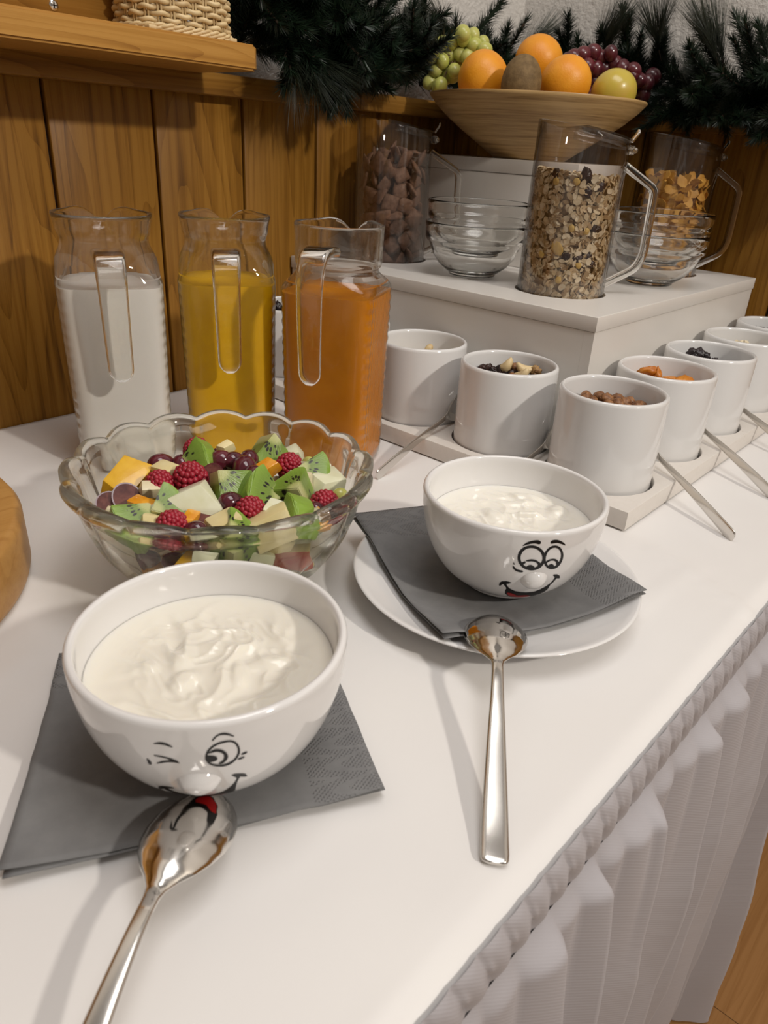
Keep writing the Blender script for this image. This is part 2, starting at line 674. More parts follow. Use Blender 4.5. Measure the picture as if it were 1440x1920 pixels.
M_WICKER = mottled('peeled willow', (.56, .40, .20), (.72, .56, .31), 30, .5, rand=2)
bk = thing('wicker_basket', 'pale woven wicker basket standing on the pine shelf', 'basket', (.512, .766, .3947))
BW, BD, BH = .110, .080, .11
per = rrect(BW, BD, .036, 10)
per = [Vector((a, b, 0)) for a, b in per]
cum = [0]
for i in range(len(per)):
    cum.append(cum[-1] + (per[(i + 1) % len(per)] - per[i]).length)
TOT = cum[-1]


def on_per(s, off=0.0):
    s = s % TOT
    for i in range(len(per)):
        if s <= cum[i + 1]:
            a, b = per[i], per[(i + 1) % len(per)]
            t = (s - cum[i]) / max(1e-9, cum[i + 1] - cum[i])
            d = (b - a).normalized()
            return a.lerp(b, t) + Vector((d.y, -d.x, 0)) * off
    return per[0].copy()


NS = 26
for k in range(NS):
    p = on_per(TOT * k / NS)
    for dx in (-.0016, .0016):
        p2 = on_per(TOT * k / NS + dx)
        mesh('stake', *sweep([p2 + Vector((0, 0, z)) for z in np.linspace(.002, BH, 5)], circ(.0012, 6)), M_WICKER, bk)
pitch = .0052
row = 0
z = .0045
while z < BH:
    path = []
    for q in range(NS * 6 + 1):
        s = q / (NS * 6) * TOT
        path.append(on_per(s, .0027 * math.cos(PI * q / 6 + PI * row)) + Vector((0, 0, z + .0006 * math.sin(q * .9 + row))))
    v, f = sweep(path, circ(.0023, 7), False)
    mesh('weave_row', v, f, M_WICKER, bk)
    z += pitch
    row += 1
for r, z in ((0, .0012), (1, .0042)):       # twisted foot border
    for ph in (0, PI):
        path = [on_per(q / 160 * TOT, .0030 + .0013 * math.cos(q * .62 + ph)) + Vector((0, 0, z + .0010 + .0012 * math.sin(q * .62 + ph))) for q in range(161)]
        mesh('border_strand', *sweep(path, circ(.0017, 7), False), M_WICKER, bk)
box('basket_floor', -BW / 2 + .003, BW / 2 - .003, -BD / 2 + .003, BD / 2 - .003, .001, .005, M_WICKER, bk)

# ------------------------------------------------------------------ turned wooden board at the left
wb = thing('round_wooden_board', 'thick round beech board at the left edge of the cloth', 'board', (.030, .600, 0))
prof = [(0, 0), (.172, 0), (.1765, .003), (.178, .008), (.1775, .043), (.1745, .048), (.171, .0495), (.150, .0500), (0, .0500)]
mesh('disc', *lathe(prof, 120), M_BEECH, wb, sharp=50)
hole = mesh('slot', *sweep([Vector((.128, -.052, .0503)), Vector((.140, -.036, .0503)), Vector((.146, -.016, .0503))], circ(.006, 10, .0006)), M_BLACK, wb)

# ------------------------------------------------------------------ boards with holes
def circle_pts(cx, cy, r, n=56):
    return [(cx + r * math.cos(2 * PI * k / n), cy + r * math.sin(2 * PI * k / n)) for k in range(n)]


def holed_board(name, outline, holes, z0, z1, m, parent=None, bev=.001):
    cu = bpy.data.curves.new(name, 'CURVE')
    cu.dimensions = '2D'
    cu.fill_mode = 'BOTH'
    cu.extrude = (z1 - z0) / 2 - bev
    cu.bevel_depth = bev
    cu.bevel_resolution = 1
    cu.offset = -bev
    for pts in [outline] + holes:
        s = cu.splines.new('POLY')
        s.points.add(len(pts) - 1)
        for p, (a, b) in zip(s.points, pts):
            p.co = (a, b, 0, 1)
        s.use_cyclic_u = True
    tmp = bpy.data.objects.new('tmp', cu)
    COL.objects.link(tmp)
    dg = bpy.context.evaluated_depsgraph_get()
    me = bpy.data.meshes.new_from_object(tmp.evaluated_get(dg))
    bpy.data.objects.remove(tmp)
    bpy.data.curves.remove(cu)
    me.name = name
    me.transform(Matrix.Translation((0, 0, (z0 + z1) / 2)))
    me.materials.clear()
    o = link(name, me, parent, m, True)
    me.set_sharp_from_angle(angle=math.radians(35))
    return o


POT_X = [.673, .800, .928, 1.055, 1.182]
POT_Y = [.4155, .5375, .6595, .7800]
PY0 = .2937
POTS = [(x, PY0) for x in POT_X] + [(.673, y) for y in POT_Y]
TRX = .6075
tray = holed_board('pot_tray', [(TRX, .2283), (1.2405, .2283), (1.2405, .3505), (.7285, .3505), (.7285, .835), (TRX, .835)],
                   [circle_pts(x, y, .0556) for x, y in POTS], .0004, .0195, M_WORNPAINT)
tag(tray, 'white painted L shaped wooden tray with round holes holding the pots', 'tray')

pot_prof = [(0, 0), (.046, 0), (.0505, .0012), (.0522, .004), (.0525, .008), (.0525, .1045), (.0521, .1068), (.0508, .1081), (.0497, .1085),
            (.0486, .1080), (.0478, .1064), (.0475, .104), (.0472, .066), (.0462, .0615), (.0435, .0602), (0, .060)]
POT_LABEL = ['white pot filled with hazelnuts, at the corner of the tray', 'white pot filled with orange dried apricots',
             'white pot of dark dried plums behind the apricot pot', 'white pot of pale rolled oats near the right wall',
             'white pot of black dried fruit, farthest along the tray by the wall', 'white pot filled with raisins, cashews and walnuts',
             'white pot with a single pale nut showing, beside the carrot juice jug', 'white pot almost hidden between the orange jug and the riser',
             'white pot of dark berries glimpsed between the two juice jugs']
pv, pf = lathe(pot_prof, 72)
pot0 = mesh('serving_pot', pv, pf, M_STONEWARE, None, True, 60)
for i, (x, y) in enumerate(POTS):
    p = pot0 if i == 0 else dup(pot0)
    p.location = (x, y, 0)
    tag(p, POT_LABEL[i], 'pot', 'white serving pots in the tray')

# ------------------------------------------------------------------ white risers
LID = [(.7295, .3515), (1.2285, .3515), (1.2285, .834), (.7295, .834)]
PIT = [(.8412, .4622), (.8500, .7560), (1.1400, .4672)]
riser = thing('riser_box', 'large low white lacquered riser carrying the cereal dispensers and glass bowls', 'riser', (0, 0, 0))
RX0, RX1, RY0, RY1 = .7305, 1.2275, .3525, .833
for nm, a in (('front_panel', (RX0, RX1, RY0, RY0 + .012)), ('side_panel', (RX0, RX0 + .012, RY0 + .0120, RY1)), ('side_panel', (RX1 - .012, RX1, RY0 + .0120, RY1)), ('rear_panel', (RX0 + .0124, RX1 - .0124, RY1 - .012, RY1))):
    box(nm, *a, .0003, .1437, M_WHITEPAINT, riser, .0002, 1)
holed_board('lid', LID, [circle_pts(x, y, .0550) for x, y in PIT], .1440, .1600, M_WHITEPAINT, riser, .0009)
up = thing('upper_riser_box', 'smaller white riser on top of the big one, under the fruit bowl', 'riser', (0, 0, 0))
box('body', .9558, 1.0842, .5258, .8332, .1603, .2815, M_WHITEPAINT, up, .0008)
box('lid', .9550, 1.0850, .5250, .8340, .2820, .3000, M_WHITEPAINT, up, .0009)

# ------------------------------------------------------------------ cereal dispensers (acrylic jugs with hinged lid)
HAZ = math.atan2(-.738, .673)
PR, PWALL = .0525, .0024


def top_z(dx):            # rim height along the handle direction, the rim slopes down to the handle
    return .3355 - dx * .175


def make_pitcher():
    t = thing('cereal_dispenser', '', 'dispenser', (0, 0, 0))
    n = 96
    v, f = [], []
    zb = .118
    rings = []
    def ring(r, zf):
        row = []
        for k in range(n):
            a = 2 * PI * k / n
            row.append(len(v))
            v.append((r * math.cos(a), r * math.sin(a), zf(r * math.cos(a))))
        rings.append(row)
    ring(.001, lambda d: zb)
    ring(PR - .003, lambda d: zb)
    ring(PR - .0006, lambda d: zb + .001)
    ring(PR, lambda d: zb + .003)
    ring(PR, lambda d: .24)
    ring(PR, lambda d: top_z(d) - .0006)
    ring(PR - .0006, lambda d: top_z(d))
    ring(PR - PWALL + .0004, lambda d: top_z(d))
    ring(PR - PWALL, lambda d: top_z(d) - .0006)
    ring(PR - PWALL, lambda d: .24)
    ring(PR - PWALL, lambda d: zb + .004)
    ring(.001, lambda d: zb + .004)
    for a, b in zip(rings[:-1], rings[1:]):
        for k in range(n):
            f.append((a[k], a[(k + 1) % n], b[(k + 1) % n], b[k]))
    mesh('body', v, f, M_ACRYL, t, True, 40)
    # lid: a flap closing the handle half, a fixed collar plate round the rest
    lv, lf = [], []
    m = 40
    for s, dz in ((0, .0022), (1, .0002)):
        for k in range(m + 1):
            a = -PI * .56 + PI * 1.12 * k / m
            r = PR + .0012
            lv.append((r * math.cos(a), r * math.sin(a), top_z(r * math.cos(a)) + dz))
    for k in range(m):
        lf.append((k, k + 1, m + 1 + k + 1, m + 1 + k))
    lf.append(tuple(range(m, -1, -1)))
    lf.append(tuple(range(m + 1, 2 * m + 2)))
    lf.append((0, m + 1, 2 * m + 1, m))
    mesh('lid_flap', lv, lf, M_ACRYL, t, True, 30)
    bx = PR * .70
    v2, f2 = [], []
    for k in range(25):                    # inner lip under the flap
        a = -PI * .5 + PI * k / 24
        r = PR - PWALL - .0012
        for dz in (-.0085, -.0005):
            v2.append((r * math.cos(a), r * math.sin(a), top_z(r * math.cos(a)) + dz))
    for k in range(24):
        f2.append((2 * k, 2 * k + 1, 2 * k + 3, 2 * k + 2))
    lip = mesh('lid_lip', v2, f2, M_ACRYL, t, True)
    sol = lip.modifiers.new('t', 'SOLIDIFY')
    sol.thickness = .0014
    # hinge lug, pin and thumb lever
    zh = top_z(PR) - .004
    bm = box_bm(PR - .001, PR + .0062, -.0075, .0075, zh - .009, zh + .001, .0016, 2)
    from_bm('hinge_lug', bm, M_ACRYL_S, t, True, 40)
    pv_, pf_ = lathe([(0, -.009), (.0028, -.009), (.0032, -.0084), (.0032, .0084), (.0028, .009), (.0013, .009), (0, .0078)], 18)
    pn = mesh('hinge_pin', pv_, pf_, M_ACRYL_S, t, True, 50)
    pn.matrix_local = Matrix.Translation((PR + .006, 0, zh - .004)) @ Matrix.Rotation(PI / 2, 4, 'X')
    lever = spline([(PR + .0022, 0, zh + .0045), (PR + .0050, 0, zh + .0090), (PR + .0078, 0, zh + .0130), (PR + .0088, 0, zh + .0175)], 12)
    mesh('thumb_lever', *sweep(lever, rrect(.0125, .0022, .001, 2), True, Vector((1, 0, 0)), [(1, 1)] * 9 + [(.9, 1), (.75, 1), (.55, 1), (.3, .7)]), M_ACRYL_S, t, True, 50)
    # handle
    cor = [(PR - .0012, .3030), (PR + .0400, .2790), (PR + .0410, .2060), (PR + .0345, .1905), (PR - .0012, .1700)]
    path = []
    pts = [np.array((c[0], 0, c[1])) for c in cor]
    path.append(pts[0])
    for k in range(1, len(pts) - 1):
        a = pts[k] + (pts[k - 1] - pts[k]) / np.linalg.norm(pts[k - 1] - pts[k]) * .0085
        b = pts[k] + (pts[k + 1] - pts[k]) / np.linalg.norm(pts[k + 1] - pts[k]) * .0085
        for q in range(7):
            u = q / 6
            path.append((1 - u) ** 2 * a + 2 * u * (1 - u) * pts[k] + u * u * b)
    path.append(pts[-1])
    sect = rrect(.0125, .0085, .0028, 3)
    mesh('handle', *sweep(path, sect, True, Vector((0, 0, 1))), M_ACRYL_S, t, True, 50)
    return t


pit0 = make_pitcher()
PLAB = ['clear cereal dispenser full of muesli, nearest of the three', 'clear cereal dispenser full of brown cocoa pillows, by the plank wall',
        'clear cereal dispenser full of golden cornflakes, by the right wall']
for i, (x, y) in enumerate(PIT):
    p = pit0 if i == 0 else dup(pit0)
    p.location = (x, y, 0)
    p.rotation_euler = (0, 0, HAZ)
    tag(p, PLAB[i], 'dispenser', 'clear cereal dispensers on the riser')

# ------------------------------------------------------------------ stacked glass bowls
gb_prof = [(0, 0), (.028, 0), (.0305, .0012), (.0315, .004), (.036, .0065), (.045, .0135), (.053, .024), (.0582, .0355), (.0602, .0405), (.0632, .0425), (.0648, .0455),
           (.0655, .060), (.0662, .0635), (.0656, .0652), (.0640, .0652), (.0632, .0635), (.0625, .058), (.0615, .0468), (.0578, .0435), (.0545, .034), (.0495, .0245), (.042, .0155), (.033, .0090), (.025, .0062), (0, .0055)]
gv, gf = lathe(gb_prof, 72)
gb0 = mesh('glass_bowl', gv, gf, M_BOWLGLASS, None, True)
GB = [((.834, .592, .1602), 'lower glass bowl of the stack between the muesli and the cocoa pillows'),
      ((.835, .591, .1862), 'upper glass bowl of the stack between the muesli and the cocoa pillows'),
      ((1.010, .424, .1602), 'lower glass bowl of the stack in front of the cornflakes'),
      ((1.011, .424, .1862), 'upper glass bowl of the stack in front of the cornflakes')]
for i, (p, lab) in enumerate(GB):
    o = gb0 if i == 0 else dup(gb0)
    o.location = p
    tag(o, lab, 'bowl', 'clear glass cereal bowls stacked in pairs')


# ------------------------------------------------------------------ spoons
def spoon(name, end, tip, zs, label, roll=0.0, L=None, wmul=1.0, arch_side=0.0, bowl_up=1.0, mat=None, group=None):
    """end of the handle and tip of the bowl as XYZ; zs = [(s, lift)] above the straight line between them."""
    A, B = Vector(end), Vector(tip)
    ax = (B - A)
    Lh = ax.length
    d = ax.normalized()
    side = d.cross(Vector((0, 0, 1))).normalized()
    upv = side.cross(d).normalized()
    side = Matrix.Rotation(roll, 3, d) @ side
    upr = Matrix.Rotation(roll, 3, d) @ upv
    st = [0, .004, .012, .03, .08, .16, .26, .38, .48, .56, .61, .64, .665, .69, .72, .76, .80, .845, .89, .93, .96, .982, .994, 1.0]
    wd = [.0040, .0060, .0069, .0072, .0070, .0066, .0060, .0052, .0044, .0038, .0036, .0037, .0046, .0078, .0128, .0175, .0203, .0213, .0203, .0172, .0134, .0090, .0052, .0012]
    sg = [0, 0, 0, 0, 0, 0, 0, 0, 0, 0, 0, .0002, .0010, .0028, .0056, .0084, .0101, .0106, .0096, .0072, .0047, .0024, .0010, .0]
    th = [.0016, .0020, .0022, .0022, .0021, .0020, .0020, .0022, .0024, .0027, .0028, .0026, .0022, .0018, .0014, .0012, .0011, .0011, .0011, .0011, .0011, .0011, .0010, .0008]
    S2 = []
    for i in range(len(st) - 1):
        m = 4 if st[i] > .55 or st[i] < .02 else 3
        for k in range(m):
            S2.append(st[i] + (st[i + 1] - st[i]) * k / m)
    S2.append(1.0)
    zx = np.array([z[0] for z in zs])
    zy = np.array([z[1] for z in zs])
    zsp = spline([(a, b) for a, b in zs], 60)
    zx = np.array([p[0] for p in zsp])
    zy = np.array([p[1] for p in zsp])
    nc = 14
    v, f = [], []
    for s in S2:
        wv = float(np.interp(s, st, wd)) * wmul
        sv = float(np.interp(s, st, sg)) * wmul
        tv = float(np.interp(s, st, th))
        c = A + ax * s + upv * float(np.interp(s, zx, zy))
        row = []
        for lay in (1, -1):
            rng = range(nc + 1) if lay == 1 else range(nc, -1, -1)
            for k in rng:
                y = -1 + 2 * k / nc
                cr = (1 - y * y)
                edge = max(.2, 1 - y ** 10) if sv < .0004 else max(.15, cr ** .35)
                hh = sv * (cr - .0) * bowl_up + lay * tv / 2 * edge
                if sv < .0004:
                    hh += lay * .0003 * cr
                v.append(c + side * (y * wv) + upr * hh)
    m = 2 * (nc + 1)
    for i in range(len(S2) - 1):
        for k in range(m):
            k2 = (k + 1) % m
            f.append((i * m + k, i * m + k2, (i + 1) * m + k2, (i + 1) * m + k))
    f.append(tuple(range(m - 1, -1, -1)))
    f.append(tuple(range((len(S2) - 1) * m, len(S2) * m)))
    mis = [1 if S2[i] < .60 else 0 for i in range(len(S2) - 1) for k in range(m)] + [1, 0]
    o = mesh(name, v, f, [mat or M_STEEL, M_STEEL_B], None, True, 65, mis)
    bmm = bmesh.new()
    bmm.from_mesh(o.data)
    bmesh.ops.recalc_face_normals(bmm, faces=bmm.faces[:])
    bmm.to_mesh(o.data)
    bmm.free()
    tag(o, label, 'spoon', group)
    return o


SP2 = spoon('spoon', (.2255, .1105, .0022), (.3790, .2195, .0190), [(0, 0), (.12, .0015), (.35, .0075), (.52, .0135), (.63, .0165), (.72, .0130), (.85, .0062), (1, 0)],
            'steel spoon lying face down on the napkin of the plate, handle towards the table edge')
SP1 = spoon('spoon', (-.0115, .1240, .0022), (.1530, .2365, .0085), [(0, 0), (.12, .004), (.35, .0145), (.52, .019), (.63, .0185), (.72, .0145), (.85, .0065), (1, 0)],
            'steel spoon lying face down in front of the winking bowl, handle running out of frame')
# worn, unreadable hallmark pressed into the handle of the second spoon
hm = []
_A, _B = Vector((.2255, .1105, .0022)), Vector((.3790, .2195, .0190))
_d = (_B - _A).normalized()
_s = _d.cross(Vector((0, 0, 1))).normalized()
_u = _s.cross(_d)
for i_ in range(9):
    s_ = .345 + .0085 * i_ + (.006 if i_ > 4 else 0)
    c_ = _A + (_B - _A) * s_ + _u * (.0072 + (s_ - .35) * .035 + .00115) + _s * (.0006 * math.sin(i_ * 2.3))
    v_, f_ = sweep([c_ - _d * .0003 - _s * .0007, c_ + _d * .0003 + _s * (.0008 if i_ % 2 else .0002)], circ(.00014, 5))
    hm.append((v_, f_))
hk = mesh('hallmark', *join_vf(hm), M_STEEL_B, SP2)
hk['kind'] = 'stuff'
G = 'spoons laid beside the pots'


def pot_spoon(end, neck, cup, label):
    E, N = Vector(end), Vector(neck)
    d = (N - E).normalized()
    Lh = (N - E).length / .64
    tip = E + d * Lh
    return spoon('spoon', E, tip, [(0, 0), (.3, .0015), (.6, .001), (1, 0)], label, PI / 2, wmul=.9, mat=M_STEEL_B, group=G, bowl_up=cup)


pot_spoon((.5190, .4610, .0035), (.6480, .4766, .0320), -.95, 'spoon propped between the mixed nut pot and the pot left of it')
pot_spoon((.5400, .3480, .0035), (.6610, .3545, .0310), -.9, 'spoon wedged between the hazelnut pot and the mixed nut pot')
pot_spoon((.6690, .1500, .0025), (.7322, .2560, .0310), .55, 'spoon leaning between hazelnut and apricot pots, handle lying on the cloth')
pot_spoon((.7960, .1500, .0025), (.8600, .2570, .0310), .55, 'spoon leaning between the apricot pot and the dried plum pot')
pot_spoon((.9240, .1510, .0025), (.9875, .2576, .0310), .55, 'spoon leaning between the dried plum pot and the oats pot')

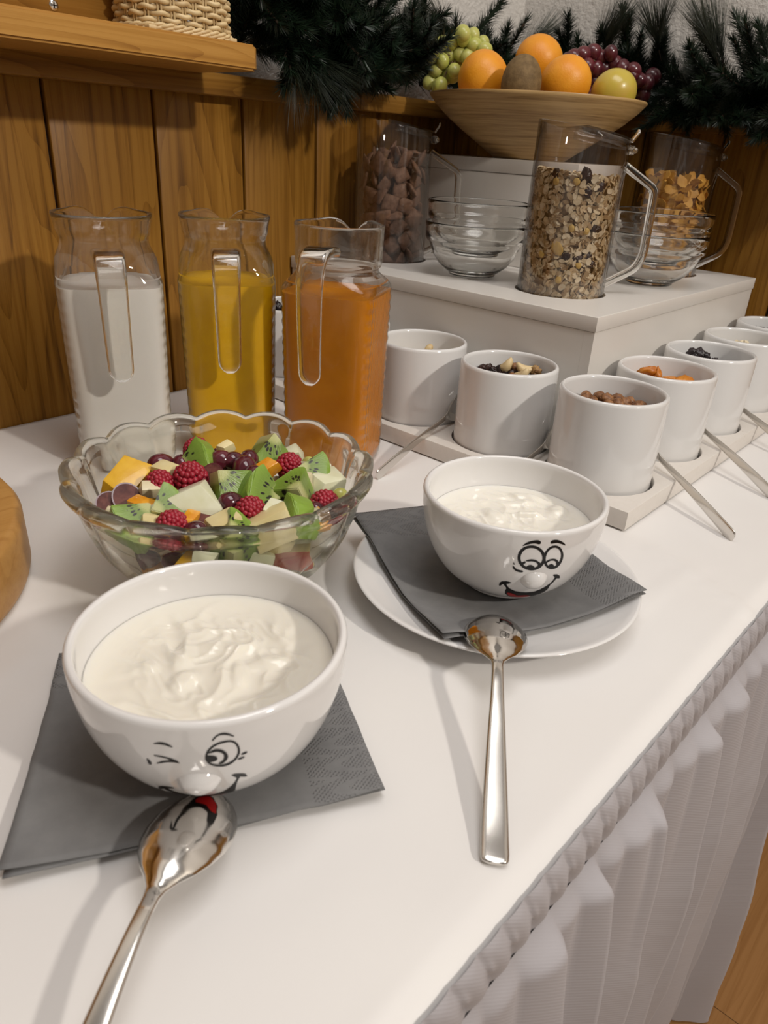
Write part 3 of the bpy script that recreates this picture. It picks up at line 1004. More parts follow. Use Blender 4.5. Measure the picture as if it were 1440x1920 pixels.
# ------------------------------------------------------------------ face bowls
PO = [(.0325, 0), (.034, .001), (.0345, .0028), (.0365, .004), (.0440, .0090), (.0515, .0165), (.0578, .0265), (.0625, .0375), (.0658, .0500), (.0676, .0620), (.0681, .0715)]
ps = spline(PO, 80)
OUTZ = np.array([p[1] for p in ps])
OUTR = np.array([p[0] for p in ps])
prof = [(0, .0012), (.031, .0012)] + [(float(p[0]), float(p[1])) for p in ps] + [(.0679, .0732), (.0670, .0743), (.0657, .0747), (.0645, .0743), (.0637, .0732)]
prof += [(float(r) - .0046, float(z)) for r, z in reversed(list(zip(OUTR, OUTZ))) if .012 < z < .071] + [(.036, .0095), (.024, .0078), (0, .0072)]
bowl_vf = lathe(prof, 128)
DEC = {"b2":{"brow":[[[-2.4718,0.0645],[-2.4529,0.06647],[-2.4164,0.06827],[-2.3665,0.06935],[-2.3259,0.06945],[-2.302,0.06827],[-2.3015,0.06688],[-2.3182,0.06635],[-2.3493,0.06697],[-2.3896,0.06668],[-2.4337,0.06564]],[[-2.2013,0.0676],[-2.1861,0.06918],[-2.1425,0.0694],[-2.0927,0.0681],[-2.0454,0.06582],[-2.027,0.06401],[-2.0707,0.06535],[-2.1215,0.06671],[-2.1602,0.06674],[-2.1878,0.06654]]],"cheek":[[[-2.5317,0.05067],[-2.5124,0.04847],[-2.5333,0.04852]],[[-2.5345,0.04739],[-2.5153,0.04648],[-2.486,0.04453],[-2.4471,0.04397],[-2.4168,0.04327],[-2.4198,0.04205],[-2.4544,0.04195],[-2.5018,0.04329],[-2.5262,0.04526]]],"mouth":[[[-2.6488,0.02588],[-2.6452,0.02864],[-2.6205,0.03078],[-2.574,0.03162],[-2.5326,0.03136],[-2.5067,0.03059],[-2.535,0.02947],[-2.5649,0.02882],[-2.5489,0.02633],[-2.5128,0.02355],[-2.4437,0.02091],[-2.3598,0.01965],[-2.2765,0.0192],[-2.1789,0.01953],[-2.1076,0.02213],[-2.0548,0.02549],[-2.0213,0.02851],[-2.0068,0.03191],[-2.0089,0.03521],[-2.0508,0.03773],[-2.0392,0.03843],[-1.998,0.038],[-1.9482,0.03579],[-1.9209,0.03272],[-1.948,0.03288],[-1.9717,0.03364],[-1.9825,0.02991],[-2.0019,0.02619],[-1.9793,0.02095],[-1.985,0.0172],[-2.02,0.0142],[-2.08,0.0116],[-2.16,0.0098],[-2.26,0.0088],[-2.36,0.0089],[-2.45,0.01],[-2.505,0.012],[-2.5547,0.0157],[-2.5609,0.02005],[-2.5541,0.0238],[-2.5809,0.02625],[-2.6019,0.02799],[-2.6206,0.02639],[-2.6368,0.02488]]],"tongue":[[[-2.5298,0.01712],[-2.5045,0.01809],[-2.4527,0.01707],[-2.3761,0.01434],[-2.3087,0.0146],[-2.2391,0.01465],[-2.1566,0.01222],[-2.18,0.0108],[-2.26,0.0098],[-2.36,0.0099],[-2.44,0.011],[-2.495,0.0134]]],"rings":{"eyeL":[[[-2.2149,0.05453],[-2.2122,0.05286],[-2.2135,0.05126],[-2.2179,0.04971],[-2.2254,0.04824],[-2.2369,0.04698],[-2.2515,0.04589],[-2.2692,0.04505],[-2.2896,0.04448],[-2.3116,0.04414],[-2.335,0.04408],[-2.3591,0.04431],[-2.3829,0.04478],[-2.4058,0.04548],[-2.4275,0.04644],[-2.4472,0.04761],[-2.4642,0.0489],[-2.4787,0.0504],[-2.4895,0.05189],[-2.4972,0.05348],[-2.5014,0.05509],[-2.5024,0.05676],[-2.4998,0.05834],[-2.4942,0.05991],[-2.4852,0.06131],[-2.4733,0.06254],[-2.4588,0.06359],[-2.4419,0.06441],[-2.4232,0.06501],[-2.4028,0.06534],[-2.3819,0.06549],[-2.36,0.06532],[-2.3382,0.06492],[-2.3167,0.06425],[-2.2967,0.06341],[-2.2777,0.06233],[-2.2601,0.06101],[-2.2441,0.05949],[-2.2315,0.05792],[-2.2216,0.05625]],[[-2.2467,0.0546],[-2.2447,0.05327],[-2.2458,0.05201],[-2.2495,0.05079],[-2.2562,0.04968],[-2.265,0.04865],[-2.2763,0.04778],[-2.2902,0.04712],[-2.3059,0.04665],[-2.3229,0.04637],[-2.3411,0.04633],[-2.3597,0.0465],[-2.3782,0.04686],[-2.396,0.04741],[-2.4131,0.0482],[-2.4285,0.0491],[-2.4421,0.05016],[-2.4531,0.05126],[-2.4619,0.05247],[-2.4682,0.05378],[-2.4717,0.05506],[-2.4726,0.05638],[-2.4707,0.05764],[-2.4662,0.05884],[-2.4594,0.05998],[-2.4501,0.06099],[-2.4388,0.06184],[-2.4257,0.06253],[-2.4109,0.06299],[-2.3949,0.06327],[-2.3781,0.06335],[-2.361,0.06324],[-2.3436,0.06289],[-2.327,0.0624],[-2.3108,0.06168],[-2.2956,0.0608],[-2.2813,0.05971],[-2.2692,0.05853],[-2.2593,0.05728],[-2.252,0.05598]]],"eyeR":[[[-2.009,0.05085],[-2.0111,0.04933],[-2.0159,0.04792],[-2.024,0.04671],[-2.0342,0.04567],[-2.0479,0.04491],[-2.0638,0.04441],[-2.0815,0.04418],[-2.1005,0.04422],[-2.1195,0.04449],[-2.139,0.04504],[-2.1584,0.04586],[-2.176,0.04685],[-2.1928,0.04808],[-2.2074,0.04945],[-2.2189,0.05087],[-2.2279,0.05238],[-2.2344,0.05395],[-2.2385,0.05556],[-2.2395,0.05712],[-2.2383,0.05866],[-2.2345,0.0601],[-2.2277,0.06138],[-2.2187,0.06251],[-2.2073,0.06343],[-2.1943,0.06416],[-2.1801,0.0647],[-2.1644,0.06497],[-2.1476,0.06499],[-2.1305,0.06478],[-2.1137,0.06435],[-2.0965,0.06365],[-2.0809,0.06279],[-2.0656,0.06169],[-2.0506,0.06035],[-2.0368,0.05885],[-2.0262,0.05731],[-2.017,0.05565],[-2.0118,0.05404],[-2.0089,0.05241]],[[-2.0391,0.05192],[-2.042,0.05076],[-2.0471,0.04969],[-2.0525,0.04865],[-2.0605,0.04781],[-2.0708,0.04717],[-2.0822,0.0467],[-2.0954,0.04647],[-2.1098,0.04648],[-2.1244,0.04668],[-2.1388,0.04708],[-2.1529,0.04767],[-2.1669,0.04849],[-2.1793,0.04943],[-2.19,0.05047],[-2.1988,0.05161],[-2.2057,0.05282],[-2.2107,0.05407],[-2.2138,0.05536],[-2.2144,0.05661],[-2.2133,0.05785],[-2.2101,0.059],[-2.2054,0.06009],[-2.199,0.06106],[-2.1904,0.06184],[-2.1805,0.06246],[-2.169,0.06287],[-2.1566,0.06309],[-2.1437,0.06314],[-2.1306,0.06299],[-2.1176,0.06266],[-2.1048,0.06213],[-2.0925,0.06143],[-2.08,0.06052],[-2.0691,0.05949],[-2.0591,0.05832],[-2.0509,0.05707],[-2.0453,0.05582],[-2.0407,0.05448],[-2.0387,0.05317]]]},"polys":{"pupilL":[[-2.3916,0.04648],[-2.3881,0.04786],[-2.3679,0.04893],[-2.3431,0.04897],[-2.3198,0.048],[-2.3035,0.04659],[-2.3243,0.0452],[-2.3625,0.04517]],"irisL":[[-2.4139,0.0524],[-2.3869,0.0537],[-2.3515,0.0541],[-2.3064,0.05326],[-2.2694,0.05143],[-2.2473,0.05038],[-2.2551,0.04905],[-2.2779,0.04827],[-2.2794,0.04963],[-2.307,0.05145],[-2.3468,0.05232],[-2.3829,0.05212]],"irisLb":[[-2.4221,0.05205],[-2.4104,0.051],[-2.4275,0.04936],[-2.4404,0.04847],[-2.4542,0.05028]],"lowL":[[-2.4302,0.04878],[-2.3921,0.04664],[-2.3044,0.04679],[-2.2824,0.04785],[-2.2631,0.04781],[-2.282,0.04588],[-2.3223,0.04456],[-2.374,0.04484],[-2.4168,0.04662]],"irisR":[[-2.2119,0.05048],[-2.1953,0.0522],[-2.1616,0.05371],[-2.1149,0.05375],[-2.0749,0.05232],[-2.0418,0.04963],[-2.0465,0.04778],[-2.0673,0.0483],[-2.0822,0.05063],[-2.1156,0.05214],[-2.1559,0.05214],[-2.1831,0.05061],[-2.1937,0.04908]],"pupilR":[[-2.1526,0.04687],[-2.1514,0.04853],[-2.1314,0.04932],[-2.1024,0.04836],[-2.0872,0.04684],[-2.0973,0.04525],[-2.1253,0.04523]]},"nose":[[-2.274,0.0353]]},"b1":{"brow":[[[-2.5549,0.06321],[-2.5093,0.06479],[-2.465,0.06425],[-2.4327,0.06253],[-2.4428,0.06228],[-2.478,0.06324],[-2.5174,0.06336]],[[-2.1896,0.06596],[-2.1637,0.06835],[-2.1255,0.06942],[-2.0881,0.06855],[-2.0549,0.0665],[-2.0618,0.06614],[-2.0939,0.06758],[-2.1316,0.06821],[-2.1589,0.06751],[-2.1829,0.06557]]],"wink":[[[-2.5674,0.05589],[-2.515,0.05593],[-2.4532,0.05495],[-2.4212,0.05363],[-2.4024,0.05181],[-2.4408,0.0523],[-2.4881,0.05191],[-2.559,0.04981],[-2.5609,0.05036],[-2.5166,0.05247],[-2.4737,0.0534],[-2.4608,0.05398],[-2.5114,0.05493],[-2.5615,0.05519]]],"tear":[[[-2.6256,0.05238],[-2.6054,0.05099],[-2.5998,0.0488],[-2.6181,0.04805],[-2.6253,0.04961]]],"lines":[[[-2.0132,0.05378],[-1.9926,0.05472],[-1.9719,0.05445],[-1.9777,0.05352],[-2.0014,0.05314]],[[-2.0368,0.05082],[-2.0131,0.0518],[-1.9895,0.05144],[-1.9924,0.0508],[-2.019,0.05023]]],"rings":{"eye":[[[-2.2398,0.0546],[-2.2328,0.05811],[-2.2063,0.06159],[-2.1668,0.06377],[-2.1229,0.06459],[-2.0792,0.06438],[-2.0465,0.06276],[-2.0246,0.05942],[-2.02,0.0551],[-2.0397,0.05138],[-2.0719,0.04873],[-2.1132,0.04754],[-2.1597,0.04792],[-2.199,0.04937],[-2.2258,0.05135]],[[-2.2267,0.05487],[-2.2196,0.05799],[-2.1951,0.06086],[-2.1606,0.06269],[-2.1241,0.06329],[-2.086,0.06337],[-2.0566,0.06209],[-2.0369,0.05911],[-2.0339,0.05534],[-2.0527,0.05211],[-2.0818,0.05017],[-2.1163,0.0493],[-2.1548,0.04946],[-2.1893,0.0504],[-2.2139,0.05198]]]},"polys":{"iris":[[-2.2202,0.05802],[-2.2026,0.05936],[-2.169,0.06039],[-2.1311,0.05926],[-2.1043,0.05665],[-2.0967,0.05408],[-2.1091,0.05161],[-2.1298,0.05014],[-2.1529,0.04994],[-2.1552,0.05088],[-2.1348,0.05179],[-2.1225,0.05369],[-2.1242,0.05614],[-2.143,0.05776],[-2.1702,0.05852],[-2.198,0.05812]],"pupil":[[-2.2296,0.05663],[-2.2102,0.05672],[-2.1829,0.05607],[-2.1669,0.05497],[-2.165,0.05346],[-2.1798,0.05243],[-2.2026,0.05208],[-2.2196,0.052],[-2.2303,0.05393]]},"nose":[[-2.302,0.03678]],"mouth":[[-2.68,0.0205],[-2.672,0.0238],[-2.64,0.0272],[-2.6,0.0288],[-2.555,0.0292],[-2.505,0.029],[-2.52,0.0276],[-2.572,0.0268],[-2.555,0.0238],[-2.5,0.02],[-2.42,0.0172],[-2.32,0.016],[-2.22,0.0175],[-2.13,0.022],[-2.08,0.0268],[-2.05,0.0312],[-2.036,0.0355],[-2.078,0.0393],[-2.053,0.0399],[-2.009,0.039],[-1.976,0.0375],[-1.958,0.0344],[-1.979,0.0346],[-2.012,0.036],[-2.029,0.0319],[-2.036,0.0265],[-2.032,0.019],[-2.06,0.015],[-2.12,0.0112],[-2.22,0.0086],[-2.32,0.008],[-2.42,0.0098],[-2.5,0.014],[-2.56,0.019],[-2.598,0.0225],[-2.609,0.025],[-2.65,0.0222]],"tongue":[[-2.1,0.015],[-2.17,0.0158],[-2.25,0.014],[-2.33,0.0138],[-2.4,0.013],[-2.38,0.0105],[-2.3,0.0092],[-2.2,0.0098],[-2.13,0.0122]]}}


def surf(th, z, off):
    r = float(np.interp(z, OUTZ, OUTR))
    dz = .0008
    sl = (float(np.interp(z + dz, OUTZ, OUTR)) - float(np.interp(z - dz, OUTZ, OUTR))) / (2 * dz)
    k = 1 / math.hypot(1, sl)
    r += off * k
    return Vector((r * math.cos(th), r * math.sin(th), z - off * k * sl))


def smooth_poly(pts, n=3):
    P = [np.array(p, float) for p in pts]
    out = []
    m = len(P)
    for i in range(m):
        a, b, c, d = P[i - 1], P[i], P[(i + 1) % m], P[(i + 2) % m]
        for k in range(n):
            t = k / n
            out.append(tuple(.5 * ((2 * b) + (c - a) * t + (2 * a - 5 * b + 4 * c - d) * t * t + (3 * b - a - 3 * c + d) * t ** 3)))
    return out


def print_poly(pts, off=.00022, smooth=True):
    K = .055
    P = smooth_poly(pts) if smooth else list(pts)
    U = [Vector((a * K, b)) for a, b in P]
    n = len(U)
    xs = [u.x for u in U]
    ys = [u.y for u in U]

    def inside(x, y):
        c = False
        for i in range(n):
            a, b = U[i], U[i - 1]
            if (a.y > y) != (b.y > y) and x < (b.x - a.x) * (y - a.y) / (b.y - a.y) + a.x:
                c = not c
        return c
    ext = []
    g = .0011
    x = min(xs) + g / 2
    while x < max(xs):
        y = min(ys) + g / 2
        while y < max(ys):
            if inside(x, y) and min((u - Vector((x, y))).length for u in U) > .0004:
                ext.append(Vector((x, y)))
            y += g
        x += g
    r = delaunay_2d_cdt(U + ext, [(i, (i + 1) % n) for i in range(n)], [], 1, 1e-7)
    return [surf(p.x / K, p.y, off) for p in r[0]], [tuple(q) for q in r[2]]


def print_ring(o, i, off=.00022):
    o, i = smooth_poly(o, 2), smooth_poly(i, 2)
    n = len(o)
    v = [surf(a, b, off) for a, b in o] + [surf(a, b, off) for a, b in i]
    return v, [(k, (k + 1) % n, n + (k + 1) % n, n + k) for k in range(n)]


def nose(th, z, r, out, k=1.0):
    """a rounded pinch of porcelain, blending into the bowl."""
    v, f = [], []
    N, R_ = 30, 12
    for j in range(R_ + 1):
        q = j / R_
        h = out * max(0.0, 1 - q ** 2.3) ** .72
        for i in range(N):
            a = 2 * PI * i / N
            du, dv = r * (1.18 * q + .10 * q ** 6) * math.cos(a), r * q * math.sin(a) * k
            v.append(surf(th + du / .061, z + dv, h - .0012 * q ** 4))
    for j in range(R_):
        for i in range(N):
            f.append((j * N + i, j * N + (i + 1) % N, (j + 1) * N + (i + 1) % N, (j + 1) * N + i))
    return v, f


def face_bowl(label, loc, s, D, kind):
    t = thing('cereal_bowl', label, 'bowl', loc, 'white face bowls of yogurt')
    t.scale = (s, s, s)
    mesh('body', *bowl_vf, M_CERAMIC, t, True, 70)
    for p in D['brow']:
        mesh('eyebrow', *print_poly(p), M_INK, t)
    if kind == 2:
        for e, nm in (('eyeL', ('irisL', 'irisLb', 'lowL', 'pupilL')), ('eyeR', ('irisR', 'pupilR'))):
            mesh('eye', *print_ring(*D['rings'][e]), M_INK, t)
            for q in nm:
                mesh('pupil' if 'pupil' in q else 'eye_line', *print_poly(D['polys'][q], .00026, True), M_INK, t)
        for p in D['cheek']:
            mesh('cheek_line', *print_poly(p, smooth=len(p) > 3), M_INK, t)
        mesh('mouth', *print_poly(D['mouth'][0], smooth=False), M_INK, t)
        mesh('tongue', *print_poly(D['tongue'][0], .00034), M_RED, t)
        n = D['nose'][0]
        mesh('nose', *nose(n[0] + .01, n[1] - .0008, .0080, .0055), M_CERAMIC, t)
    else:
        mesh('eye', *print_ring(*D['rings']['eye']), M_INK, t)
        mesh('eye_line', *print_poly(D['polys']['iris'], .00026), M_INK, t)
        mesh('pupil', *print_poly(D['polys']['pupil'], .00026), M_INK, t)
        mesh('winking_eye', *print_poly(D['wink'][0], smooth=False), M_INK, t)
        for p in D['tear'] + D['lines']:
            mesh('cheek_line', *print_poly(p), M_INK, t)
        mesh('mouth', *print_poly(D['mouth'], smooth=False), M_INK, t)
        mesh('tongue', *print_poly(D['tongue'], .00034), M_RED, t)
        n = D['nose'][0]
        mesh('nose', *nose(n[0], n[1] - .0005, .0080, .0052), M_CERAMIC, t)
    return t


B2L, B1L = (.4375, .2510, .0128), (.1768, .2655, .0065)
B1S = 1.035
face_bowl('white porcelain bowl with a goggle eyed grinning face, standing on the plate', B2L, 1.0, DEC['b2'], 2)
face_bowl('white porcelain bowl with a winking face, standing on a napkin on the cloth', B1L, B1S, DEC['b1'], 1)

M_YOG = plain('plain yogurt', (.80, .765, .675), .20, sss=.25, sr=(.006, .005, .003), coat=.15)
M_YOG2 = plain('thick creamy yogurt', (.83, .805, .73), .24, sss=.25, sr=(.006, .005, .003), coat=.15)


def yogurt(name, label, loc, R_, amp, seed, m, dollops, depth=.02):
    def hz(x, y):
        r = math.hypot(x, y) / R_
        fade = max(0.0, 1 - max(0, (r - .62) / .33)) ** 1.3
        wx = noise.noise(Vector((x * 30, y * 30, seed))) * .016
        wy = noise.noise(Vector((x * 30, y * 30, seed + 5))) * .016
        n1 = noise.noise(Vector(((x + wx) * 55, (y + wy) * 34, seed + 9)))
        n2 = noise.noise(Vector(((x + wy) * 120, (y + wx) * 90, seed + 2)))
        h = (1 - abs(n1)) ** 6 * .75 + n1 * .45 + n2 * .22 + (1 - abs(n2)) ** 5 * .28
        z = amp * h * fade
        for dx, dy, rx, ry, ang, hh in dollops:
            c, s_ = math.cos(ang), math.sin(ang)
            u, v_ = (x - dx) * c + (y - dy) * s_, -(x - dx) * s_ + (y - dy) * c
            q = (u / rx) ** 2 + (v_ / ry) ** 2
            if q < 4:
                z += hh * math.exp(-q * q * 1.2)
        z += .0004 * max(0, (r - .93) / .07) ** 2
        return z
    v, f = [(0, 0, hz(0, 0))], []
    NR, NA = 70, 150
    for j in range(1, NR + 1):
        for k in range(NA):
            r = R_ * (j / NR) ** .9
            a = 2 * PI * k / NA
            x, y = r * math.cos(a), r * math.sin(a)
            v.append((x, y, hz(x, y)))
    for k in range(NA):
        f.append((0, 1 + k, 1 + (k + 1) % NA))
    for j in range(NR - 1):
        for k in range(NA):
            a, b = 1 + j * NA + k, 1 + j * NA + (k + 1) % NA
            f.append((a, a + NA, b + NA, b))
    b0 = 1 + (NR - 1) * NA
    n0 = len(v)
    for fr, rr in ((.35, .90), (.75, .70), (1.0, .4)):
        for k in range(NA):
            a = 2 * PI * k / NA
            v.append((R_ * rr * math.cos(a), R_ * rr * math.sin(a), -depth * fr))
    for j in range(3):
        for k in range(NA):
            a0, a1 = (b0 if j == 0 else n0 + (j - 1) * NA) + k, (b0 if j == 0 else n0 + (j - 1) * NA) + (k + 1) % NA
            c0, c1 = n0 + j * NA + k, n0 + j * NA + (k + 1) % NA
            f.append((a0, c0, c1, a1))
    f.append(tuple(n0 + 2 * NA + k for k in range(NA))[::-1])
    o = mesh(name, v, f, m)
    o.location = loc
    return tag(o, label, 'yogurt')


yogurt('yogurt', 'cream coloured runny yogurt filling the winking bowl', (B1L[0], B1L[1], .0620), .0640, .0030, 3.7, M_YOG,
       [(-.010, .012, .012, .006, .8, .0022), (-.020, -.004, .008, .006, .2, .003), (.012, .004, .014, .005, 2.3, .002), (.004, -.018, .010, .004, 1.0, .0022), (-.026, .018, .006, .004, 1.5, .0018), (.020, -.020, .012, .006, 2.6, .0018)])
yogurt('yogurt', 'thick white yogurt filling the grinning bowl on the plate', (B2L[0], B2L[1], .0625), .0611, .0021, 9.1, M_YOG2,
       [(-.028, .034, .016, .010, .9, .0022), (.012, -.006, .013, .0035, 2.2, .0040), (-.006, .012, .011, .007, 1.2, .0036), (.038, -.018, .010, .008, .5, .0040), (.026, .010, .016, .005, 2.4, .0028), (.040, .012, .014, .006, 2.0, .0030)])

# ------------------------------------------------------------------ plate
pc = (.4325, .2560)
pp = [(0, .0016), (.058, .0016), (.0600, 0), (.0625, 0), (.064, .0015), (.075, .0042), (.095, .0108), (.107, .0160), (.1098, .0178), (.1104, .0190), (.1098, .0198), (.1080, .0196), (.104, .0178),
      (.092, .0130), (.078, .0085), (.069, .0066), (.060, .0062), (0, .0064)]
pl = mesh('plate', *lathe(pp, 128), M_CERAMIC, None, True, 60)
pl.location = (*pc, 0.0003)
tag(pl, 'round white plate under the grinning bowl and its napkin', 'plate')

# ------------------------------------------------------------------ paper napkins
M_NAP = NT('grey paper tissue')
_t = M_NAP
_v = _t.coords((1, 1, 1), kind='UV')
_t.l(_t.ramp(_t.noise(_t.coords((1, 1, 1)), 55, 4, .6), [(.3, (.175, .175, .178)), (.7, (.215, .215, .216))]), _t.b.inputs['Base Color'])
_t.set(Roughness=.95, Specular_IOR_Level=.15)
_sx = _t.n('ShaderNodeSeparateXYZ')
_t.l(_v, _sx.inputs[0])


def _edge(o, w):
    a = _t.math('ABSOLUTE', _t.math('SUBTRACT', o, .5))
    return _t.math('GREATER_THAN', a, .5 - w)


_band = _t.math('MAXIMUM', _t.math('LESS_THAN', _sx.outputs[0], .20), _t.math('GREATER_THAN', _sx.outputs[1], .80))
_du = _t.math('SINE', _t.math('MULTIPLY', _sx.outputs[0], 2 * PI * 62))
_dv = _t.math('SINE', _t.math('MULTIPLY', _sx.outputs[1], 2 * PI * 62))
_dot = _t.math('POWER', _t.math('MAXIMUM', _t.math('MULTIPLY', _du, _dv), 0.0), .7)
_big = _t.math('GREATER_THAN', _t.math('FRACT', _t.math('MULTIPLY', _t.math('ADD', _t.math('ABSOLUTE', _t.math('SINE', _t.math('MULTIPLY', _sx.outputs[0], 31))), _t.math('MULTIPLY', _sx.outputs[1], 7.0)), 1.0)), .35)
_t.bump(_t.math('MULTIPLY', _t.math('MULTIPLY', _t.math('MULTIPLY', _dot, _band), _big), -1.0), .8, .0007)
M_NAP = _t.m


def napkin(label, corners, zf, lift, rot2):
    c = [np.array(p, float) for p in corners]
    t = thing('paper_napkin', label, 'napkin', (0, 0, 0))
    cen = sum(c) / 4
    for li, (nm, dz, rot) in enumerate((('top_leaf', .0012, 0), ('bottom_leaf', 0, rot2))):
        n = 40
        v, f, uv = [], [], []
        for j in range(n + 1):
            for i in range(n + 1):
                a, b = i / n, j / n
                p = c[0] * (1 - a) * (1 - b) + c[1] * a * (1 - b) + c[2] * a * b + c[3] * (1 - a) * b
                q = p - cen
                p = cen + np.array((q[0] * math.cos(rot) - q[1] * math.sin(rot), q[0] * math.sin(rot) + q[1] * math.cos(rot)))
                e = (abs(2 * a - 1) * abs(2 * b - 1)) ** 3
                ed = max(abs(2 * a - 1), abs(2 * b - 1)) ** 6
                z = zf(p[0], p[1]) + dz + .0013 * noise.noise(Vector((p[0] * 28, p[1] * 28, li * 3 + lift * 100))) * (.4 + ed)
                z += lift * e * (1 if li == 0 else .35) + (.0008 * ed if li == 0 else 0)
                cr = min(abs(a - .5), abs(b - .5))
                z -= .0004 * math.exp(-(cr / .02) ** 2)
                v.append((p[0] + .0006 * noise.noise(Vector((p[0] * 60, p[1] * 60, 4))), p[1] + .0006 * noise.noise(Vector((p[0] * 60, p[1] * 60, 9))), z))
                uv.append((a, b))
        for j in range(n):
            for i in range(n):
                k = j * (n + 1) + i
                f.append((k, k + 1, k + n + 2, k + n + 1))
        o = mesh(nm, v, f, M_NAP, t)
        ul = o.data.uv_layers.new(name='uv')
        for lp in o.data.loops:
            ul.data[lp.index].uv = uv[lp.vertex_index]
        so = o.modifiers.new('t', 'SOLIDIFY')
        so.thickness = .0005
    return t


def zplate(x, y):
    r = math.hypot(x - pc[0], y - pc[1])
    k = min(1, max(0, (r - .062) / .045))
    return 0.0104 + .0112 * k * k * (3 - 2 * k) - .03 * max(0, r - .112)


napkin('grey folded paper napkin on the plate, under the grinning bowl', [(.409, .3878), (.3263, .2251), (.4806, .1543), (.5625, .3145)], zplate, .003, .012)
napkin('grey folded paper napkin on the cloth, under the winking bowl', [(.1500, .3955), (.0583, .267), (.2176, .1767), (.303, .324)], lambda x, y: .0034, .004, .02)

# ------------------------------------------------------------------ carafes with free hanging handles
def sq_r(th, half, p):
    c, s = abs(math.cos(th)), abs(math.sin(th))
    return half / ((c ** p + s ** p) ** (1 / p))


# (z, half width, squareness 0 round .. 1 square)
JP = [(.0, .0400, 1), (.0015, .0425, 1), (.005, .0445, 1), (.012, .0452, 1), (.05, .0458, 1), (.11, .0468, 1), (.165, .0478, 1), (.180, .0480, 1), (.1835, .0474, 1), (.1865, .0468, .9), (.194, .0470, .6), (.2015, .0458, .4),
      (.2085, .0428, .2), (.214, .0403, .05), (.219, .0394, 0), (.2225, .0398, 0), (.2255, .0412, 0), (.2285, .0420, 0), (.2345, .0427, 0), (.2400, .0438, 0), (.2434, .0446, 0), (.2446, .0441, 0)]
JP = [(z if z < .18 else .18 + (z - .18) * .93, h, q) for z, h, q in JP]
JP2 = JP[:8] + [(.184, .0476, .95), (.188, .0462, .75), (.1925, .0432, .4), (.1965, .0405, .12), (.1995, .0394, 0), (.2015, .0398, 0), (.2030, .0415, 0), (.2055, .0424, 0), (.2120, .0426, 0), (.2240, .0428, 0), (.2360, .0432, 0), (.2392, .0433, 0), (.2402, .0428, 0)]


def jug_ring(z, half, q, n, inner=0.0, ribs=True, top=False, style=0):
    row = []
    for k in range(n):
        a = 2 * PI * k / n
        rs = sq_r(a, half, 5.0)
        r = half * (1 - q) + rs * q if q < 1 else rs
        if ribs and q > .95 and .012 < z < .182:
            ca, sa = math.cos(a), math.sin(a)
            side = min(1.0, max(0.0, (abs(sa) - .74) / .10))      # the two faces beside the handle are fluted
            t = r * ca
            r -= side * .0009 * (.5 + .5 * math.cos(t * 2 * PI / .0052))
            cornerness = max(0.0, 1 - abs(abs(sa) - .80) / .12)
            r += .0006 * cornerness * math.sin(z * 2 * PI / .0105)
        zz = z
        # pouring notch opposite the handle
        sp = math.exp(-((a - PI) / .34) ** 2)
        if z > .222:
            u = min(1.1, (z - .222) / .018)
            r += .0050 * sp * u
            zz -= .0105 * math.exp(-((a - PI) / .20) ** 2) * u
            zz += .0015 * math.exp(-((abs(a - PI) - .55) / .22) ** 2) * u
        r -= inner
        row.append((r * math.cos(a), r * math.sin(a), zz))
    return row


def refine(JP):
    zs = sorted(set([a[0] for a in JP] + [round(.012 + .0021 * k, 5) for k in range(80)]))
    A = [np.array([a[i] for a in JP]) for i in range(3)]
    return [(z, float(np.interp(z, A[0], A[1])), float(np.interp(z, A[0], A[2]))) for z in zs if z <= JP[-2][0]] + [JP[-1]]


def make_jug(JP, low=False):
    t = thing('glass_jug', '', 'jug', (0, 0, 0))
    n = 360
    rings = [jug_ring(z, h, q, n) for z, h, q in refine(JP)]
    rings += [jug_ring(z, h, q, n, .0030, False) for z, h, q in reversed(JP[7:-1])]
    v, f = [], []
    for r in rings:
        v += r
    for i in range(len(rings) - 1):
        for k in range(n):
            f.append((i * n + k, i * n + (k + 1) % n, (i + 1) * n + (k + 1) % n, (i + 1) * n + k))
    f.append(tuple(range(n - 1, -1, -1)))
    mesh('body', v, f, [M_JUG, M_JUGNECK], t, True, 60, [1 if min(v[i][2] for i in q) > .1845 else 0 for q in f])
    # solid glass handle: leaves the shoulder, bends and hangs free
    h0 = .010 if low else 0
    path = spline([(.0392, 0, .2090 + h0), (.0560, 0, .2100 + h0), (.0715, 0, .2065 + h0), (.0800, 0, .1950 + h0 * .7), (.0815, 0, .1800), (.0805, 0, .1500), (.0788, 0, .1200), (.0780, 0, .1030)], 40)
    n_ = len(path)
    sc = []
    for i in range(n_):
        s = i / (n_ - 1)
        k = 1.0 - .26 * s
        e = max(0, (s - .90) / .10)
        sc.append((k * (1 - e ** 2.4 * .62), 1.0 - .15 * s - .35 * e ** 2))
    mesh('handle', *sweep(path, rrect(.0290, .0090, .0040, 4), True, Vector((0, 0, 1)), sc), M_GLASS, t, True, 70)
    return t


